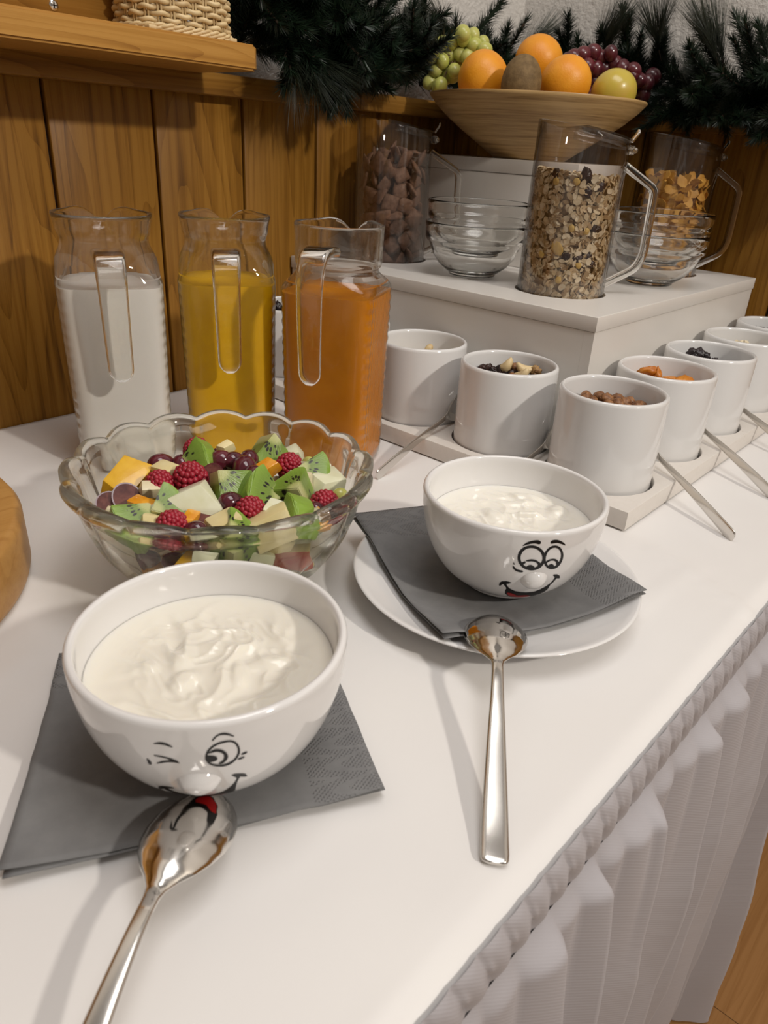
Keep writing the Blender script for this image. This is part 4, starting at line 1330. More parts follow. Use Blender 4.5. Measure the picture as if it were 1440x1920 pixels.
def liquid(name, label, m, loc, rot, cat, lvl, JP):
    n = 360
    lv = [(z, h, q) for z, h, q in refine(JP) if .001 < z <= lvl] + [(lvl, float(np.interp(lvl, [a[0] for a in JP], [a[1] for a in JP])), float(np.interp(lvl, [a[0] for a in JP], [a[2] for a in JP])))]
    rings = [jug_ring(z, h, q, n, .0008, True) for z, h, q in lv]
    v, f = [], []
    for r in rings:
        v += r
    last = rings[-1]
    for s in (.97, .9, .5):
        v += [(x * s, y * s, z + (.0004 if s == .97 else 0) - .0012) for x, y, z in last]
        rings.append(None)
    for i in range(len(rings) - 1):
        for k in range(n):
            f.append((i * n + k, i * n + (k + 1) % n, (i + 1) * n + (k + 1) % n, (i + 1) * n + k))
    f.append(tuple(range(n - 1, -1, -1)))
    f.append(tuple(range((len(rings) - 1) * n, len(rings) * n)))
    o = mesh(name, v, f, m, None, True, 50)
    o.location = loc
    o.rotation_euler = (0, 0, rot)
    return tag(o, label, cat)


M_MILK = plain('milk', (.70, .675, .63), .25, sss=.15, sr=(.006, .005, .004))
M_OJ = mottled('orange juice', (.66, .36, .006), (.72, .41, .008), 30, .3, rand=0)
M_CARROT = mottled('carrot juice', (.50, .165, .002), (.57, .200, .003), 30, .3, rand=0)
j0 = make_jug(JP)
j2 = make_jug(JP2, True)
JUGS = [((.3640, .6790, .0), math.atan2(-.88, -.44), 'glass jug of white milk, nearest the plank wall at left', 'milk', 'white milk filling the left jug to its shoulder', M_MILK, .1790),
        ((.4700, .6360, .0), math.atan2(-.80, -.60), 'glass jug of yellow orange juice, middle of the three jugs', 'orange_juice', 'yellow orange juice in the middle jug', M_OJ, .1790),
        ((.5270, .5330, .0), math.atan2(-.453, -.88), 'glass jug of deep orange carrot juice, its handle turned to the left', 'carrot_juice', 'deep orange carrot juice in the right jug', M_CARROT, .1785)]
for i, (p, r, lab, ln, ll, lm_, lvl) in enumerate(JUGS):
    o = (j0, None, j2)[i] or dup(j0)
    o.location = p
    o.rotation_euler = (0, 0, r)
    tag(o, lab, 'jug', 'glass jugs in a row')
    liquid(ln, ll, lm_, p, r, 'milk' if ln == 'milk' else 'juice', lvl, JP2 if i == 2 else JP)

# ------------------------------------------------------------------ pressed glass salad bowl
SB = (.3035, .4260)
sprof = [(.0, .0012, 0, 0), (.050, .0012, 0, 0), (.0515, 0, 0, 0), (.0555, 0, 0, 0), (.0565, .003, .0, 0), (.069, .008, .25, 0), (.078, .0145, .5, 0), (.085, .022, .62, 0), (.0912, .031, .5, 0), (.096, .040, .38, 0), (.1025, .058, .45, 0), (.1062, .072, .6, 0),
         (.1085, .0765, .8, .4), (.1122, .0795, 1, 1), (.1140, .0835, 1, 1), (.1138, .0875, 1, 1), (.1115, .0902, 1, 1), (.1075, .0905, 1, 1), (.1040, .0880, 1, 1), (.1022, .0820, .8, .6), (.1005, .074, .5, 0), (.0965, .058, .35, 0),
         (.0900, .040, .25, 0), (.0840, .030, .2, 0), (.077, .0215, .1, 0), (.066, .0135, 0, 0), (.052, .0092, 0, 0), (0, .0085, 0, 0)]


def sfn(t, r, z, i):
    L = abs(math.sin(8 * t + .35)) ** .75
    lw, zw = sprof[i][2], sprof[i][3]
    return r + lw * .0042 * (L - .62), z + zw * .0046 * (L - .55)


v, f = lathe([(a, b) for a, b, c, d in sprof], 320, sfn)
sb = mesh('salad_bowl', v, f, M_CUTGLASS, None, True, 60)
sb.location = (*SB, 0)
tag(sb, 'scalloped pressed glass bowl full of fruit salad in front of the jugs', 'bowl')


# ------------------------------------------------------------------ fruit piece kinds
def chunk_bm(sx, sy, sz, jit=.22, bev=.0012, seed=0):
    rr = random.Random(seed)
    bm = bmesh.new()
    for x in (-1, 1):
        for y in (-1, 1):
            for z in (-1, 1):
                bm.verts.new((x * sx / 2 * (1 - rr.random() * jit * 2), y * sy / 2 * (1 - rr.random() * jit * 2), z * sz / 2 * (1 - rr.random() * jit)))
    bmesh.ops.convex_hull(bm, input=bm.verts[:])
    bmesh.ops.dissolve_limit(bm, angle_limit=.12, verts=bm.verts[:], edges=bm.edges[:])
    bmesh.ops.bevel(bm, geom=bm.edges[:], offset=bev, segments=2, affect='EDGES', profile=.6, clamp_overlap=True)
    return bm


M_RASP = mottled('raspberry', (.27, .008, .020), (.38, .018, .040), 260, .38, bump=.35, bscale=500)
M_GRAPE = mottled('dark grape skin', (.050, .006, .013), (.125, .018, .030), 90, .16, coat=.4)
M_GRAPECUT = mottled('cut grape flesh', (.075, .020, .018), (.155, .052, .040), 160, .42, coat=.0, bump=.5, bscale=260, spec=.2)
M_GGRAPE = mottled('green grape skin', (.46, .47, .10), (.56, .56, .17), 70, .22, coat=.3, sss=.15)
M_MANGO = mottled('mango flesh', (.70, .38, .012), (.78, .46, .025), 90, .3, coat=.25, bump=.2)
M_MELON = mottled('pale melon flesh', (.66, .66, .44), (.74, .74, .56), 60, .3, coat=.2, bump=.15)
M_PEAR = mottled('pear flesh', (.68, .60, .38), (.76, .69, .48), 80, .38, coat=.15, bump=.15)
M_APPLE = mottled('apple flesh', (.74, .62, .30), (.80, .70, .40), 50, .38, coat=.15, bump=.1)
M_APPLESKIN = mottled('red apple skin', (.42, .045, .035), (.56, .16, .10), 90, .25, coat=.3)
M_ORANGE_S = mottled('orange segment', (.70, .27, .012), (.80, .38, .03), 160, .22, coat=.4, bump=.3)
M_KIWI = NT('kiwi flesh')
_t = M_KIWI
_tc = _t.coords(rand=0)
_s = _t.n('ShaderNodeSeparateXYZ')
_t.l(_tc, _s.inputs[0])
_r = _t.math('SQRT', _t.math('ADD', _t.math('POWER', _s.outputs[0], 2.0), _t.math('POWER', _s.outputs[1], 2.0)))
_a = _t.math('ARCTAN2', _s.outputs[1], _s.outputs[0])
_oi = _t.n('ShaderNodeObjectInfo')
_c = _t.n('ShaderNodeCombineXYZ')
_t.l(_t.math('MULTIPLY', _a, 9.0), _c.inputs[0])
_t.l(_t.math('MULTIPLY', _r, 110.0), _c.inputs[1])
_t.l(_t.math('MULTIPLY', _oi.outputs['Random'], 40.0), _c.inputs[2])
_ray = _t.noise(_c.outputs[0], 2.2, 2, .5)
_base = _t.ramp(_t.math('DIVIDE', _r, .024), [(.0, (.58, .55, .30)), (.22, (.44, .45, .18)), (.34, (.13, .20, .028)), (.62, (.14, .24, .024)), (.90, (.22, .36, .045)), (1, (.16, .26, .03))])
_base = _t.mix(_t.math('MULTIPLY', _ray, .3), _base, (.32, .42, .10))
_vo = _t.n('ShaderNodeTexVoronoi')
_vo.inputs['Scale'].default_value = 1.0
_c2 = _t.n('ShaderNodeCombineXYZ')
_t.l(_t.math('MULTIPLY', _a, 5.2), _c2.inputs[0])
_t.l(_t.math('MULTIPLY', _r, 230.0), _c2.inputs[1])
_t.l(_t.math('MULTIPLY', _s.outputs[2], 160.0), _c2.inputs[2])
_t.l(_c2.outputs[0], _vo.inputs['Vector'])
_seed = _t.ramp(_vo.outputs['Distance'], [(.30, (1, 1, 1)), (.42, (0, 0, 0))])
_inb = _t.math('MULTIPLY', _t.math('GREATER_THAN', _r, .0072), _t.math('LESS_THAN', _r, .0135))
_t.l(_t.mix(_t.math('MULTIPLY', _seed, _inb), _base, (.012, .009, .006)), _t.b.inputs['Base Color'])
_t.set(Roughness=.3, Coat_Weight=.08, Specular_IOR_Level=.35)
_t.bump(_ray, .3, .0008)
M_KIWI = _t.m


def kiwi_bm(R, a0, a1, th, seed):
    """a cut wedge of a kiwi slice, core at the origin, axis along z."""
    rr = random.Random(seed)
    bm = bmesh.new()
    n = 9
    top, bot = [], []
    for zz, lst, dx in ((th / 2, top, rr.uniform(-.1, .1)), (-th / 2, bot, rr.uniform(-.1, .1))):
        lst.append(bm.verts.new((0, 0, zz)))
        for k in range(n + 1):
            a = a0 + dx + (a1 - a0) * k / n
            lst.append(bm.verts.new((R * math.cos(a), R * math.sin(a), zz * (1 + .12 * math.sin(k)))))
    bmesh.ops.convex_hull(bm, input=bm.verts[:])
    bmesh.ops.dissolve_limit(bm, angle_limit=.1, verts=bm.verts[:], edges=bm.edges[:])
    bmesh.ops.bevel(bm, geom=bm.edges[:], offset=.0009, segments=2, affect='EDGES', clamp_overlap=True)
    return bm


def rasp_mesh():
    parts = []
    bm = bmesh.new()
    bmesh.ops.create_icosphere(bm, subdivisions=2, radius=1)
    iv = [v.co.copy() for v in bm.verts]
    ifc = [tuple(v.index for v in fc.verts) for fc in bm.faces]
    bm.free()
    rr = random.Random(3)
    R = .0098
    rows = [(0.02, 1), (.30, 6), (.62, 11), (.98, 15), (1.34, 17), (1.70, 17), (2.02, 14), (2.3, 9)]
    for i, (th, n) in enumerate(rows):
        for k in range(n):
            a = 2 * PI * (k + .5 * (i % 2)) / n + rr.uniform(-.05, .05)
            r = R * (1 + .02 * rr.uniform(-1, 1))
            c = Vector((r * math.sin(th) * math.cos(a), r * math.sin(th) * math.sin(a), r * 1.12 * math.cos(th)))
            k_ = .0023 * (1.0 if 1 <= i <= 5 else .9)
            parts.append(([c + p * k_ for p in iv], ifc))
    parts.append(([Vector((p.x * R, p.y * R, p.z * R * 1.1)) for p in iv], ifc))
    v, f = join_vf(parts)
    me = bpy.data.meshes.new('raspberry')
    me.from_pydata([tuple(p) for p in v], [], f)
    me.polygons.foreach_set('use_smooth', [True] * len(me.polygons))
    me.materials.append(M_RASP)
    return me


ME_RASP = rasp_mesh()


def ell_mesh(name, rx, ry, rz, m, seg=28, rings=18, half=False, cutm=None, dent=0.0):
    bm = bmesh.new()
    bmesh.ops.create_uvsphere(bm, u_segments=seg, v_segments=rings, radius=1)
    if half:
        r = bmesh.ops.bisect_plane(bm, geom=bm.verts[:] + bm.edges[:] + bm.faces[:], plane_co=(0, 0, .05), plane_no=(0, 0, 1), clear_outer=True)
        ed = [e for e in bm.edges if e.is_boundary]
        fc = bmesh.ops.holes_fill(bm, edges=ed)['faces']
        for q in fc:
            q.material_index = 1
        r = bmesh.ops.inset_region(bm, faces=fc, thickness=.09)
        for q in r['faces']:
            q.material_index = 0
    for v in bm.verts:
        v.co = Vector((v.co.x * rx, v.co.y * ry, v.co.z * rz))
    me = bpy.data.meshes.new(name)
    bmesh.ops.recalc_face_normals(bm, faces=bm.faces[:])
    bm.to_mesh(me)
    bm.free()
    me.polygons.foreach_set('use_smooth', [True] * len(me.polygons))
    me.materials.append(m)
    if cutm:
        me.materials.append(cutm)
    me.set_sharp_from_angle(angle=math.radians(60))
    return me


ME_GRAPE = ell_mesh('grape', .0085, .0085, .0100, M_GRAPE)
ME_GHALF = ell_mesh('grape_half', .0093, .0106, .0088, M_GRAPE, 36, 24, True, M_GRAPECUT)
ME_GGRAPE = ell_mesh('green_grape', .0080, .0080, .0092, M_GGRAPE)
CAMP = Vector((0, 0, .3105))
_seed = [100]


def inst(name, me, loc, mat3, scale=1.0):
    o = bpy.data.objects.new(name, me)
    COL.objects.link(o)
    o.matrix_world = Matrix.Translation(loc) @ mat3.to_4x4() @ Matrix.Scale(scale, 4)
    return o


def fruit(kind, x, y, z, w, label, rot=None):
    _seed[0] += 1
    sd = _seed[0]
    rr = random.Random(sd)
    loc = Vector((x, y, z))
    toc = (CAMP - loc).normalized()
    R_ = Matrix.Rotation(rr.uniform(0, 6.3), 3, 'Z') @ Matrix.Rotation(rr.uniform(-.5, .5), 3, 'X') @ Matrix.Rotation(rr.uniform(-.5, .5), 3, 'Y')
    nm = kind
    if kind == 'raspberry':
        d = (toc + Vector((rr.uniform(-.6, .6), rr.uniform(-.6, .6), rr.uniform(.1, .9)))).normalized()
        o = inst('raspberry', ME_RASP, loc, d.to_track_quat('Z', 'Y').to_matrix(), w / .0235)
        cat = 'raspberry'
    elif kind in ('grape', 'green_grape'):
        d = Vector((rr.uniform(-1, 1), rr.uniform(-1, 1), rr.uniform(-.4, .4))).normalized()
        o = inst('green_grape' if kind == 'green_grape' else 'dark_grape', ME_GGRAPE if kind == 'green_grape' else ME_GRAPE, loc, d.to_track_quat('Z', 'Y').to_matrix(), max(w, .013) / .0185)
        cat = 'grape'
    elif kind == 'grape_half':
        d = (toc * .8 + Vector((rr.uniform(-.3, .3), rr.uniform(-.3, .3), rr.uniform(.5, 1.0)))).normalized()
        o = inst('halved_grape', ME_GHALF, loc, d.to_track_quat('Z', 'Y').to_matrix(), w / .020)
        cat = 'grape'
    elif kind == 'kiwi':
        bm = kiwi_bm(.0205, -.62 + rr.uniform(-.1, .1), .70 + rr.uniform(-.1, .3), rr.uniform(.0135, .018), sd)
        o = from_bm('kiwi_piece', bm, M_KIWI, None, True, 40)
        d = (toc * rr.uniform(.2, 1) + Vector((rr.uniform(-.9, .9), rr.uniform(-.9, .9), rr.uniform(.2, 1)))).normalized()
        q = d.to_track_quat('Z', 'Y').to_matrix() @ Matrix.Rotation(rr.uniform(0, 6.3), 3, 'Z')
        o.matrix_world = Matrix.Translation(loc - q @ Vector((.0115, 0, 0)) * w / .021) @ q.to_4x4() @ Matrix.Scale(w / .021, 4)
        cat = 'kiwi'
        if rot:
            pass
    else:
        m, sh = {'mango': (M_MANGO, (1, .62, .50)), 'melon': (M_MELON, (1, .72, .55)), 'pear': (M_PEAR, (1, .55, .55)), 'apple': (M_APPLE, (1, .66, .6)), 'orange': (M_ORANGE_S, (1, .7, .55)), 'appler': (M_APPLE, (1, .6, .55))}[kind]
        bm = chunk_bm(w * 1.12, w * 1.12 * sh[1], w * 1.12 * sh[2], .24, min(.0014, w * .07), sd)
        if kind in ('appler',) or (kind == 'apple' and rr.random() < .45):
            bm.faces.ensure_lookup_table()
            low = min(bm.faces, key=lambda q: -q.calc_area() + (0 if q.normal.y < -.6 else 1))
            for q in bm.faces:
                if q.normal.y < -.75:
                    q.material_index = 1
        o = from_bm(('apple' if kind == 'appler' else kind) + '_piece', bm, [m, M_APPLESKIN] if kind in ('apple', 'appler') else m, None, True, 35)
        if kind == 'appler':
            R_ = (Vector((toc.x, toc.y, 0)).normalized()).to_track_quat('-Y', 'Z').to_matrix()
        o.matrix_world = Matrix.Translation(loc) @ R_.to_4x4()
        cat = {'appler': 'apple'}.get(kind, kind)
    tag(o, label, cat, 'fruit salad pieces')
    return o


SALAD = [
    ('mango', 0.2538, 0.4818, 0.075, 0.0333, 'large yellow mango chunk at the back left of the fruit salad'),
    ('grape_half', 0.2203, 0.4547, 0.0723, 0.0193, 'halved grape, cut face up, leftmost in the fruit salad'),
    ('grape_half', 0.2359, 0.448, 0.0757, 0.021, 'halved grape with a round cut face, just right of the leftmost one'),
    ('pear', 0.2517, 0.4425, 0.0783, 0.0155, 'brownish pear bit under the left raspberry, beside the mango chunk'),
    ('pear', 0.2162, 0.4336, 0.0724, 0.0147, 'pale pear bit under the leftmost halved grape'),
    ('raspberry', 0.3237, 0.4897, 0.0764, 0.0204, 'raspberry at the back of the bowl, below the glass rim'),
    ('grape', 0.2823, 0.4759, 0.0783, 0.02, 'dark grape at the back left, behind the mango chunk'),
    ('grape', 0.2928, 0.4647, 0.08, 0.0142, 'small dark grape tucked beside the back raspberry'),
    ('apple', 0.2767, 0.4604, 0.0796, 0.0179, 'pale yellow apple cube between mango and the large centre raspberry'),
    ('kiwi', 0.3041, 0.4567, 0.0808, 0.0217, 'flat kiwi slab lying right below the back raspberry'),
    ('raspberry', 0.262, 0.4468, 0.0793, 0.0197, 'raspberry lying on its side, left of the largest raspberry'),
    ('raspberry', 0.2819, 0.4365, 0.0813, 0.0239, 'largest raspberry, standing left of the middle of the salad'),
    ('grape_half', 0.2967, 0.4297, 0.0819, 0.0169, 'brownish halved grape right behind the largest raspberry'),
    ('kiwi', 0.2943, 0.4075, 0.0815, 0.0216, 'kiwi wedge with fanned seeds, right of the largest raspberry'),
    ('melon', 0.259, 0.4079, 0.0791, 0.0357, 'long white melon wedge across the middle left of the salad'),
    ('orange', 0.2354, 0.4241, 0.0762, 0.0167, 'orange segment below the round halved grape'),
    ('kiwi', 0.2457, 0.4114, 0.0775, 0.0208, 'dark green kiwi cube left of the middle, behind the front raspberry'),
    ('kiwi', 0.2217, 0.4181, 0.0735, 0.0211, 'kiwi wedge at the front left against the glass'),
    ('apple', 0.2289, 0.4032, 0.0744, 0.0162, 'apple piece between front left kiwi and front raspberry'),
    ('raspberry', 0.2362, 0.3914, 0.0748, 0.0208, 'raspberry at the front left by the glass rim'),
    ('orange', 0.2471, 0.3869, 0.0761, 0.0123, 'small orange segment behind the front left raspberry'),
    ('grape_half', 0.2608, 0.3865, 0.0778, 0.0191, 'glossy dark halved grape in the middle front of the salad'),
    ('grape', 0.2429, 0.3749, 0.0741, 0.0149, 'dark halved looking grape right of the front left raspberry, at the rim'),
    ('apple', 0.2607, 0.3672, 0.0754, 0.0202, 'yellow apple chunk in the middle front at the rim'),
    ('grape', 0.3186, 0.4495, 0.081, 0.0177, 'whole red grape at the back, right of the back raspberry'),
    ('grape', 0.3255, 0.4422, 0.0811, 0.0152, 'dark red grape, second in the back row of grapes'),
    ('grape', 0.339, 0.4392, 0.0802, 0.0154, 'dark grape third in the back row, under the tall kiwi wedge'),
    ('grape', 0.3239, 0.4254, 0.0815, 0.0191, 'reddish grape in the middle of the back cluster'),
    ('grape', 0.3186, 0.4076, 0.0813, 0.017, 'nearly black grape in front of the back grape cluster'),
    ('apple', 0.344, 0.4762, 0.0768, 0.0116, 'tiny apple bit against the back glass'),
    ('kiwi', 0.3628, 0.4455, 0.0771, 0.0244, 'tall kiwi wedge at the back right of the salad'),
    ('melon', 0.3773, 0.432, 0.0751, 0.02, 'white melon piece behind the back right raspberry'),
    ('raspberry', 0.358, 0.4126, 0.078, 0.0205, 'raspberry at the back right, beside the tall kiwi wedge'),
    ('orange', 0.3365, 0.4149, 0.0805, 0.0167, 'orange segment right of the grape cluster'),
    ('kiwi', 0.3094, 0.3893, 0.0803, 0.0235, 'dark green kiwi wedge in the centre of the salad'),
    ('pear', 0.3357, 0.3803, 0.0781, 0.0265, 'long pale pear wedge right of the centre'),
    ('kiwi', 0.3276, 0.3723, 0.0777, 0.0221, 'kiwi wedge with black seeds, standing right of the centre'),
    ('kiwi', 0.3627, 0.3876, 0.0758, 0.021, 'bright green kiwi piece at the right, before the melon cube'),
    ('melon', 0.3667, 0.3724, 0.0734, 0.0249, 'big pale melon cube at the far right of the salad'),
    ('melon', 0.372, 0.3982, 0.0752, 0.0214, 'melon piece behind the bright green kiwi piece'),
    ('green_grape', 0.3622, 0.3524, 0.0709, 0.0114, 'green grape against the glass at the far right'),
    ('green_grape', 0.3759, 0.4094, 0.0751, 0.0096, 'green grape half hidden behind the back right raspberry'),
    ('raspberry', 0.344, 0.346, 0.0719, 0.0205, 'raspberry at the far right by the glass rim'),
    ('grape', 0.3256, 0.3464, 0.0734, 0.0131, 'small dark grape left of the far right raspberry'),
    ('melon', 0.2996, 0.3592, 0.0764, 0.0173, 'white melon cube in the front right half, below the dark kiwi'),
    ('grape', 0.2808, 0.3859, 0.0793, 0.0166, 'whole black grape in the middle of the salad'),
    ('raspberry', 0.2857, 0.3702, 0.0777, 0.0202, 'raspberry in the front middle, right of the black grape'),
    ('apple', 0.2847, 0.3504, 0.0744, 0.0263, 'large cream apple wedge at the front with a red skin edge'),
    ('kiwi', 0.3084, 0.3465, 0.0741, 0.0188, 'kiwi cube with a pale core at the front right rim'),
    ('kiwi', 0.2641, 0.3578, 0.0742, 0.0172, 'kiwi wedge at the very front by the rim'),
    ('orange', 0.3208, 0.3378, 0.0719, 0.0129, 'small orange segment at the right front rim'),
    ('pear', 0.3168, 0.3413, 0.0728, 0.0113, 'small pear bit beside the right front kiwi cube'),
    ('grape', 0.221, 0.4108, 0.0468, 0.0162, 'purple grape seen through the front left glass'),
    ('grape_half', 0.228, 0.3859, 0.0506, 0.0166, 'halved grape seen through the front glass just above the near bowl'),
    ('mango', 0.2338, 0.3727, 0.0561, 0.0171, 'mango chunk seen through the glass over the rim of the near bowl'),
    ('orange', 0.2276, 0.4105, 0.0356, 0.0135, 'orange segment low in the glass at front left'),
    ('melon', 0.2409, 0.3627, 0.0593, 0.0177, 'melon chunk seen through the glass, left of the kiwi'),
    ('kiwi', 0.2571, 0.3494, 0.0615, 0.0199, 'kiwi wedge seen through the middle of the front glass'),
    ('melon', 0.273, 0.3448, 0.0535, 0.0226, 'big melon chunk seen through the glass at front right'),
    ('appler', 0.306, 0.3426, 0.0454, 0.0229, 'red skinned apple wedge seen through the right of the front glass'),
    ('apple', 0.2893, 0.3376, 0.0617, 0.0147, 'cream apple piece seen through the glass under the right front rim'),
    ('grape', 0.2531, 0.3591, 0.0464, 0.0145, 'grape low behind the front glass, under the melon chunks'),
    ('pear', 0.2935, 0.3515, 0.0323, 0.0154, 'pear piece low behind the right of the front glass')]
for k, x, y, z, w_, lab in SALAD:
    q_ = min(1.0, (.0985 - w_ * .80) / max(1e-6, math.hypot(x - SB[0], y - SB[1]))) if z > .065 else min(1.0, (.070 + .35 * (z - .03)) / math.hypot(x - SB[0], y - SB[1]))
    x, y = SB[0] + (x - SB[0]) * q_, SB[1] + (y - SB[1]) * q_
    fruit(k, x, y, z - w_ * .14, w_ * (1.10 if 'rasp' in k or 'grape' in k else 1.26), lab)
# everything deeper in the bowl that nobody could count
fill = []
rr = random.Random(5)
mats = [M_MELON, M_PEAR, M_APPLE, M_MANGO, M_KIWI, M_GRAPE, M_ORANGE_S, M_APPLESKIN]
fv, ff, fm = [], [], []
for q in range(150):
    z = rr.uniform(.023, .062)
    rmax = float(np.interp(z, [.0085, .0135, .0215, .030, .040, .058, .074], [.045, .060, .071, .078, .085, .0915, .0955])) - .0175
    r = rmax * math.sqrt(rr.uniform(0.02, 1))
    a = rr.uniform(0, 2 * PI)
    sz = rr.uniform(.013, .020)
    bm = chunk_bm(sz, sz * rr.uniform(.6, 1), sz * rr.uniform(.5, .9), .22, .001, 900 + q)
    mx = Matrix.Translation((SB[0] + r * math.cos(a), SB[1] + r * math.sin(a), z)) @ rnd_rot()
    o_ = len(fv)
    bm.verts.index_update()
    mi = rr.choice([0, 0, 1, 2, 2, 3, 4, 5, 5, 6])
    for v in bm.verts:
        fv.append(mx @ v.co)
    for fc in bm.faces:
        ff.append(tuple(v.index + o_ for v in fc.verts))
        fm.append(mi)
    bm.free()
fo = mesh('fruit_salad', fv, ff, mats, None, True, 35, fm)
tag(fo, 'mass of cut fruit lying deeper in the scalloped glass bowl', 'fruit salad', None, 'stuff')

# ------------------------------------------------------------------ nuts and dried fruit in the pots
M_HAZEL = mottled('hazelnut skin', (.115, .040, .012), (.33, .155, .060), 170, .5, bump=.9, bscale=330, lo=.38, hi=.62)
M_CASHEW = mottled('cashew', (.60, .44, .22), (.70, .55, .31), 60, .45)
M_WALNUT = mottled('walnut', (.22, .11, .04), (.48, .30, .12), 140, .55, bump=.6)
M_RAISIN = mottled('raisin', (.014, .006, .005), (.050, .018, .012), 130, .35, bump=.9, bscale=300)
M_APRI = mottled('dried apricot', (.44, .13, .012), (.62, .24, .022), 60, .4, bump=.5, bscale=120)
M_PRUNE = mottled('dried plum', (.010, .007, .008), (.030, .020, .022), 90, .35, bump=.7, bscale=160)
M_OAT = mottled('oat flake', (.60, .50, .33), (.74, .65, .48), 90, .7)


def lumpy(name, rx, ry, rz, m, seed, amp=.12, fr=2.0, wr=0.0, seg=20, rg=14, bend=0.0):
    bm = bmesh.new()
    bmesh.ops.create_uvsphere(bm, u_segments=seg, v_segments=rg, radius=1)
    for v in bm.verts:
        n = noise.noise(v.co * fr + Vector((seed * 3.1, seed, 0)))
        k = 1 + amp * n
        if wr:
            k += wr * (1 - abs(noise.noise(v.co * fr * 2.2 + Vector((seed, 0, seed))))) ** 3 * -1
        p = Vector((v.co.x * rx * k, v.co.y * ry * k, v.co.z * rz * k))
        if bend:
            p.y += bend * (p.x / rx) ** 2 * ry
        v.co = p
    me = bpy.data.meshes.new(name)
    bm.to_mesh(me)
    bm.free()
    me.polygons.foreach_set('use_smooth', [True] * len(me.polygons))
    me.materials.append(m)
    return me


def hazel_mesh(sd):
    me = lumpy('hazelnut', .0070, .0066, .0078, M_HAZEL, sd, .10, 2.2, .16)
    for v in me.vertices:
        if v.co.z > 0:
            k = v.co.z / .0074
            v.co.x *= 1 - .35 * k ** 3
            v.co.y *= 1 - .35 * k ** 3
            v.co.z *= 1.06
    return me


HZ = [hazel_mesh(i) for i in range(3)]
RZ = [lumpy('raisin', .0066, .0046, .0042, M_RAISIN, i, .18, 3, .35) for i in range(3)]
CS = [lumpy('cashew', .0096, .0050, .0048, M_CASHEW, i, .06, 2, 0, bend=.95) for i in range(2)]
WN = [lumpy('walnut_half', .0095, .0078, .0058, M_WALNUT, i, .30, 4, .45) for i in range(2)]
AP = [lumpy('dried_apricot', .0125, .0110, .0050, M_APRI, i, .30, 1.6, .2) for i in range(3)]
PL = [lumpy('dried_plum', .0100, .0085, .0070, M_PRUNE, i, .28, 1.8, .3) for i in range(3)]
PN = [lumpy('peanut', .0060, .0042, .0042, M_CASHEW, i, .08, 2, 0) for i in range(2)]


def fill_pot(i, items, zfloor, group, label, cat, name):
    cx, cy = POTS[i]
    cd = Vector((-cx, -cy, 0)).normalized()
    for n_i, (me, u, s, z, sc) in enumerate(items):
        # u across the view, s towards the back of the pot
        side = Vector((-cd.y, cd.x, 0))
        lab_ = label[n_i] if isinstance(label, list) else label
        p = Vector((cx, cy, 0)) + side * u - cd * s + Vector((0, 0, z + LIFT))
        o = inst(name, me, p, rnd_rot().to_3x3(), sc)
        tag(o, lab_, cat, group)


LIFT = .011
rr = random.Random(11)


def scatter(meshes, n, r, z0, z1, dmin, sc=(.9, 1.1), bias=0.0):
    out = []
    tries = 0
    while len(out) < n and tries < 4000:
        tries += 1
        a, q = rr.uniform(0, 2 * PI), r * math.sqrt(rr.random())
        u, s = q * math.cos(a), q * math.sin(a)
        z = z0 + (z1 - z0) * (1 - (q / r) ** 2) + bias * s
        if all((u - o[1]) ** 2 + (s - o[2]) ** 2 + (z - o[3]) ** 2 > dmin * dmin for o in out):
            out.append((rr.choice(meshes), u, s, z, rr.uniform(*sc)))
    return out


fill_pot(0, scatter(HZ, 30, .038, .0665, .0665, .0118) + scatter(HZ, 24, .037, .0770, .0830, .0120), 0, 'hazelnuts in the corner pot', 'brown skinned hazelnut in the heap filling the corner pot', 'hazelnut', 'hazelnut')
fill_pot(1, scatter(AP, 10, .033, .0655, .0660, .016) + [(AP[0], -.019, .022, .083, 1.1), (AP[1], -.010, .024, .080, 1.0), (AP[2], .020, .012, .0785, 1.05), (AP[1], .004, .016, .0745, 1.1), (AP[0], .002, -.014, .073, 1.0), (AP[2], -.020, -.006, .074, 1.0)], 0,
         'dried apricots in the second pot', 'wrinkled orange dried apricot in the pot behind the hazelnuts', 'apricot', 'dried_apricot')
fill_pot(2, scatter(PL, 11, .033, .0670, .0670, .0165) + [(PL[0], -.020, .024, .0835, 1.0), (PL[1], -.012, .026, .084, 1.1), (PL[2], -.004, .023, .081, .9), (PL[1], .008, .018, .0775, .9), (PL[0], .024, .012, .079, .9), (PL[2], -.014, .010, .078, 1.0)], 0,
         'dried plums in the third pot', 'black dried plum in the pot behind the apricots', 'dried plum', 'dried_plum')
fill_pot(4, scatter(PL, 11, .033, .0670, .0670, .0165) + scatter(PL, 8, .032, .0790, .0850, .0165), 0, 'black dried fruit in the last pot', 'black dried plum in the last pot by the right wall', 'dried plum', 'dried_plum')
fill_pot(5, scatter(RZ, 40, .040, .0645, .0650, .009) + scatter(RZ, 16, .037, .0730, .0770, .0095) + [(RZ[i % 3], -.030 + .0065 * i, .026 - .0012 * i, .0800 + .001 * (i % 2), 1.1) for i in range(5)] + [(RZ[1], .004, .020, .080, 1.1), (RZ[2], .012, .014, .079, 1.1)], 0,
         'raisins in the mixed nut pot', 'dark raisin among the nuts in the mixed pot', 'raisin', 'raisin')
fill_pot(5, [(CS[0], -.004, .022, .0850, 1.15), (CS[1], .016, .018, .0850, 1.1), (CS[0], .014, .004, .0815, 1.1)], 0,
         'cashews in the mixed nut pot', ['leftmost of the pale cashews in the mixed nut pot', 'pale cashew beside the walnut at the back of the mixed nut pot', 'pale cashew at the front, against the rim of the mixed nut pot'], 'cashew', 'cashew')
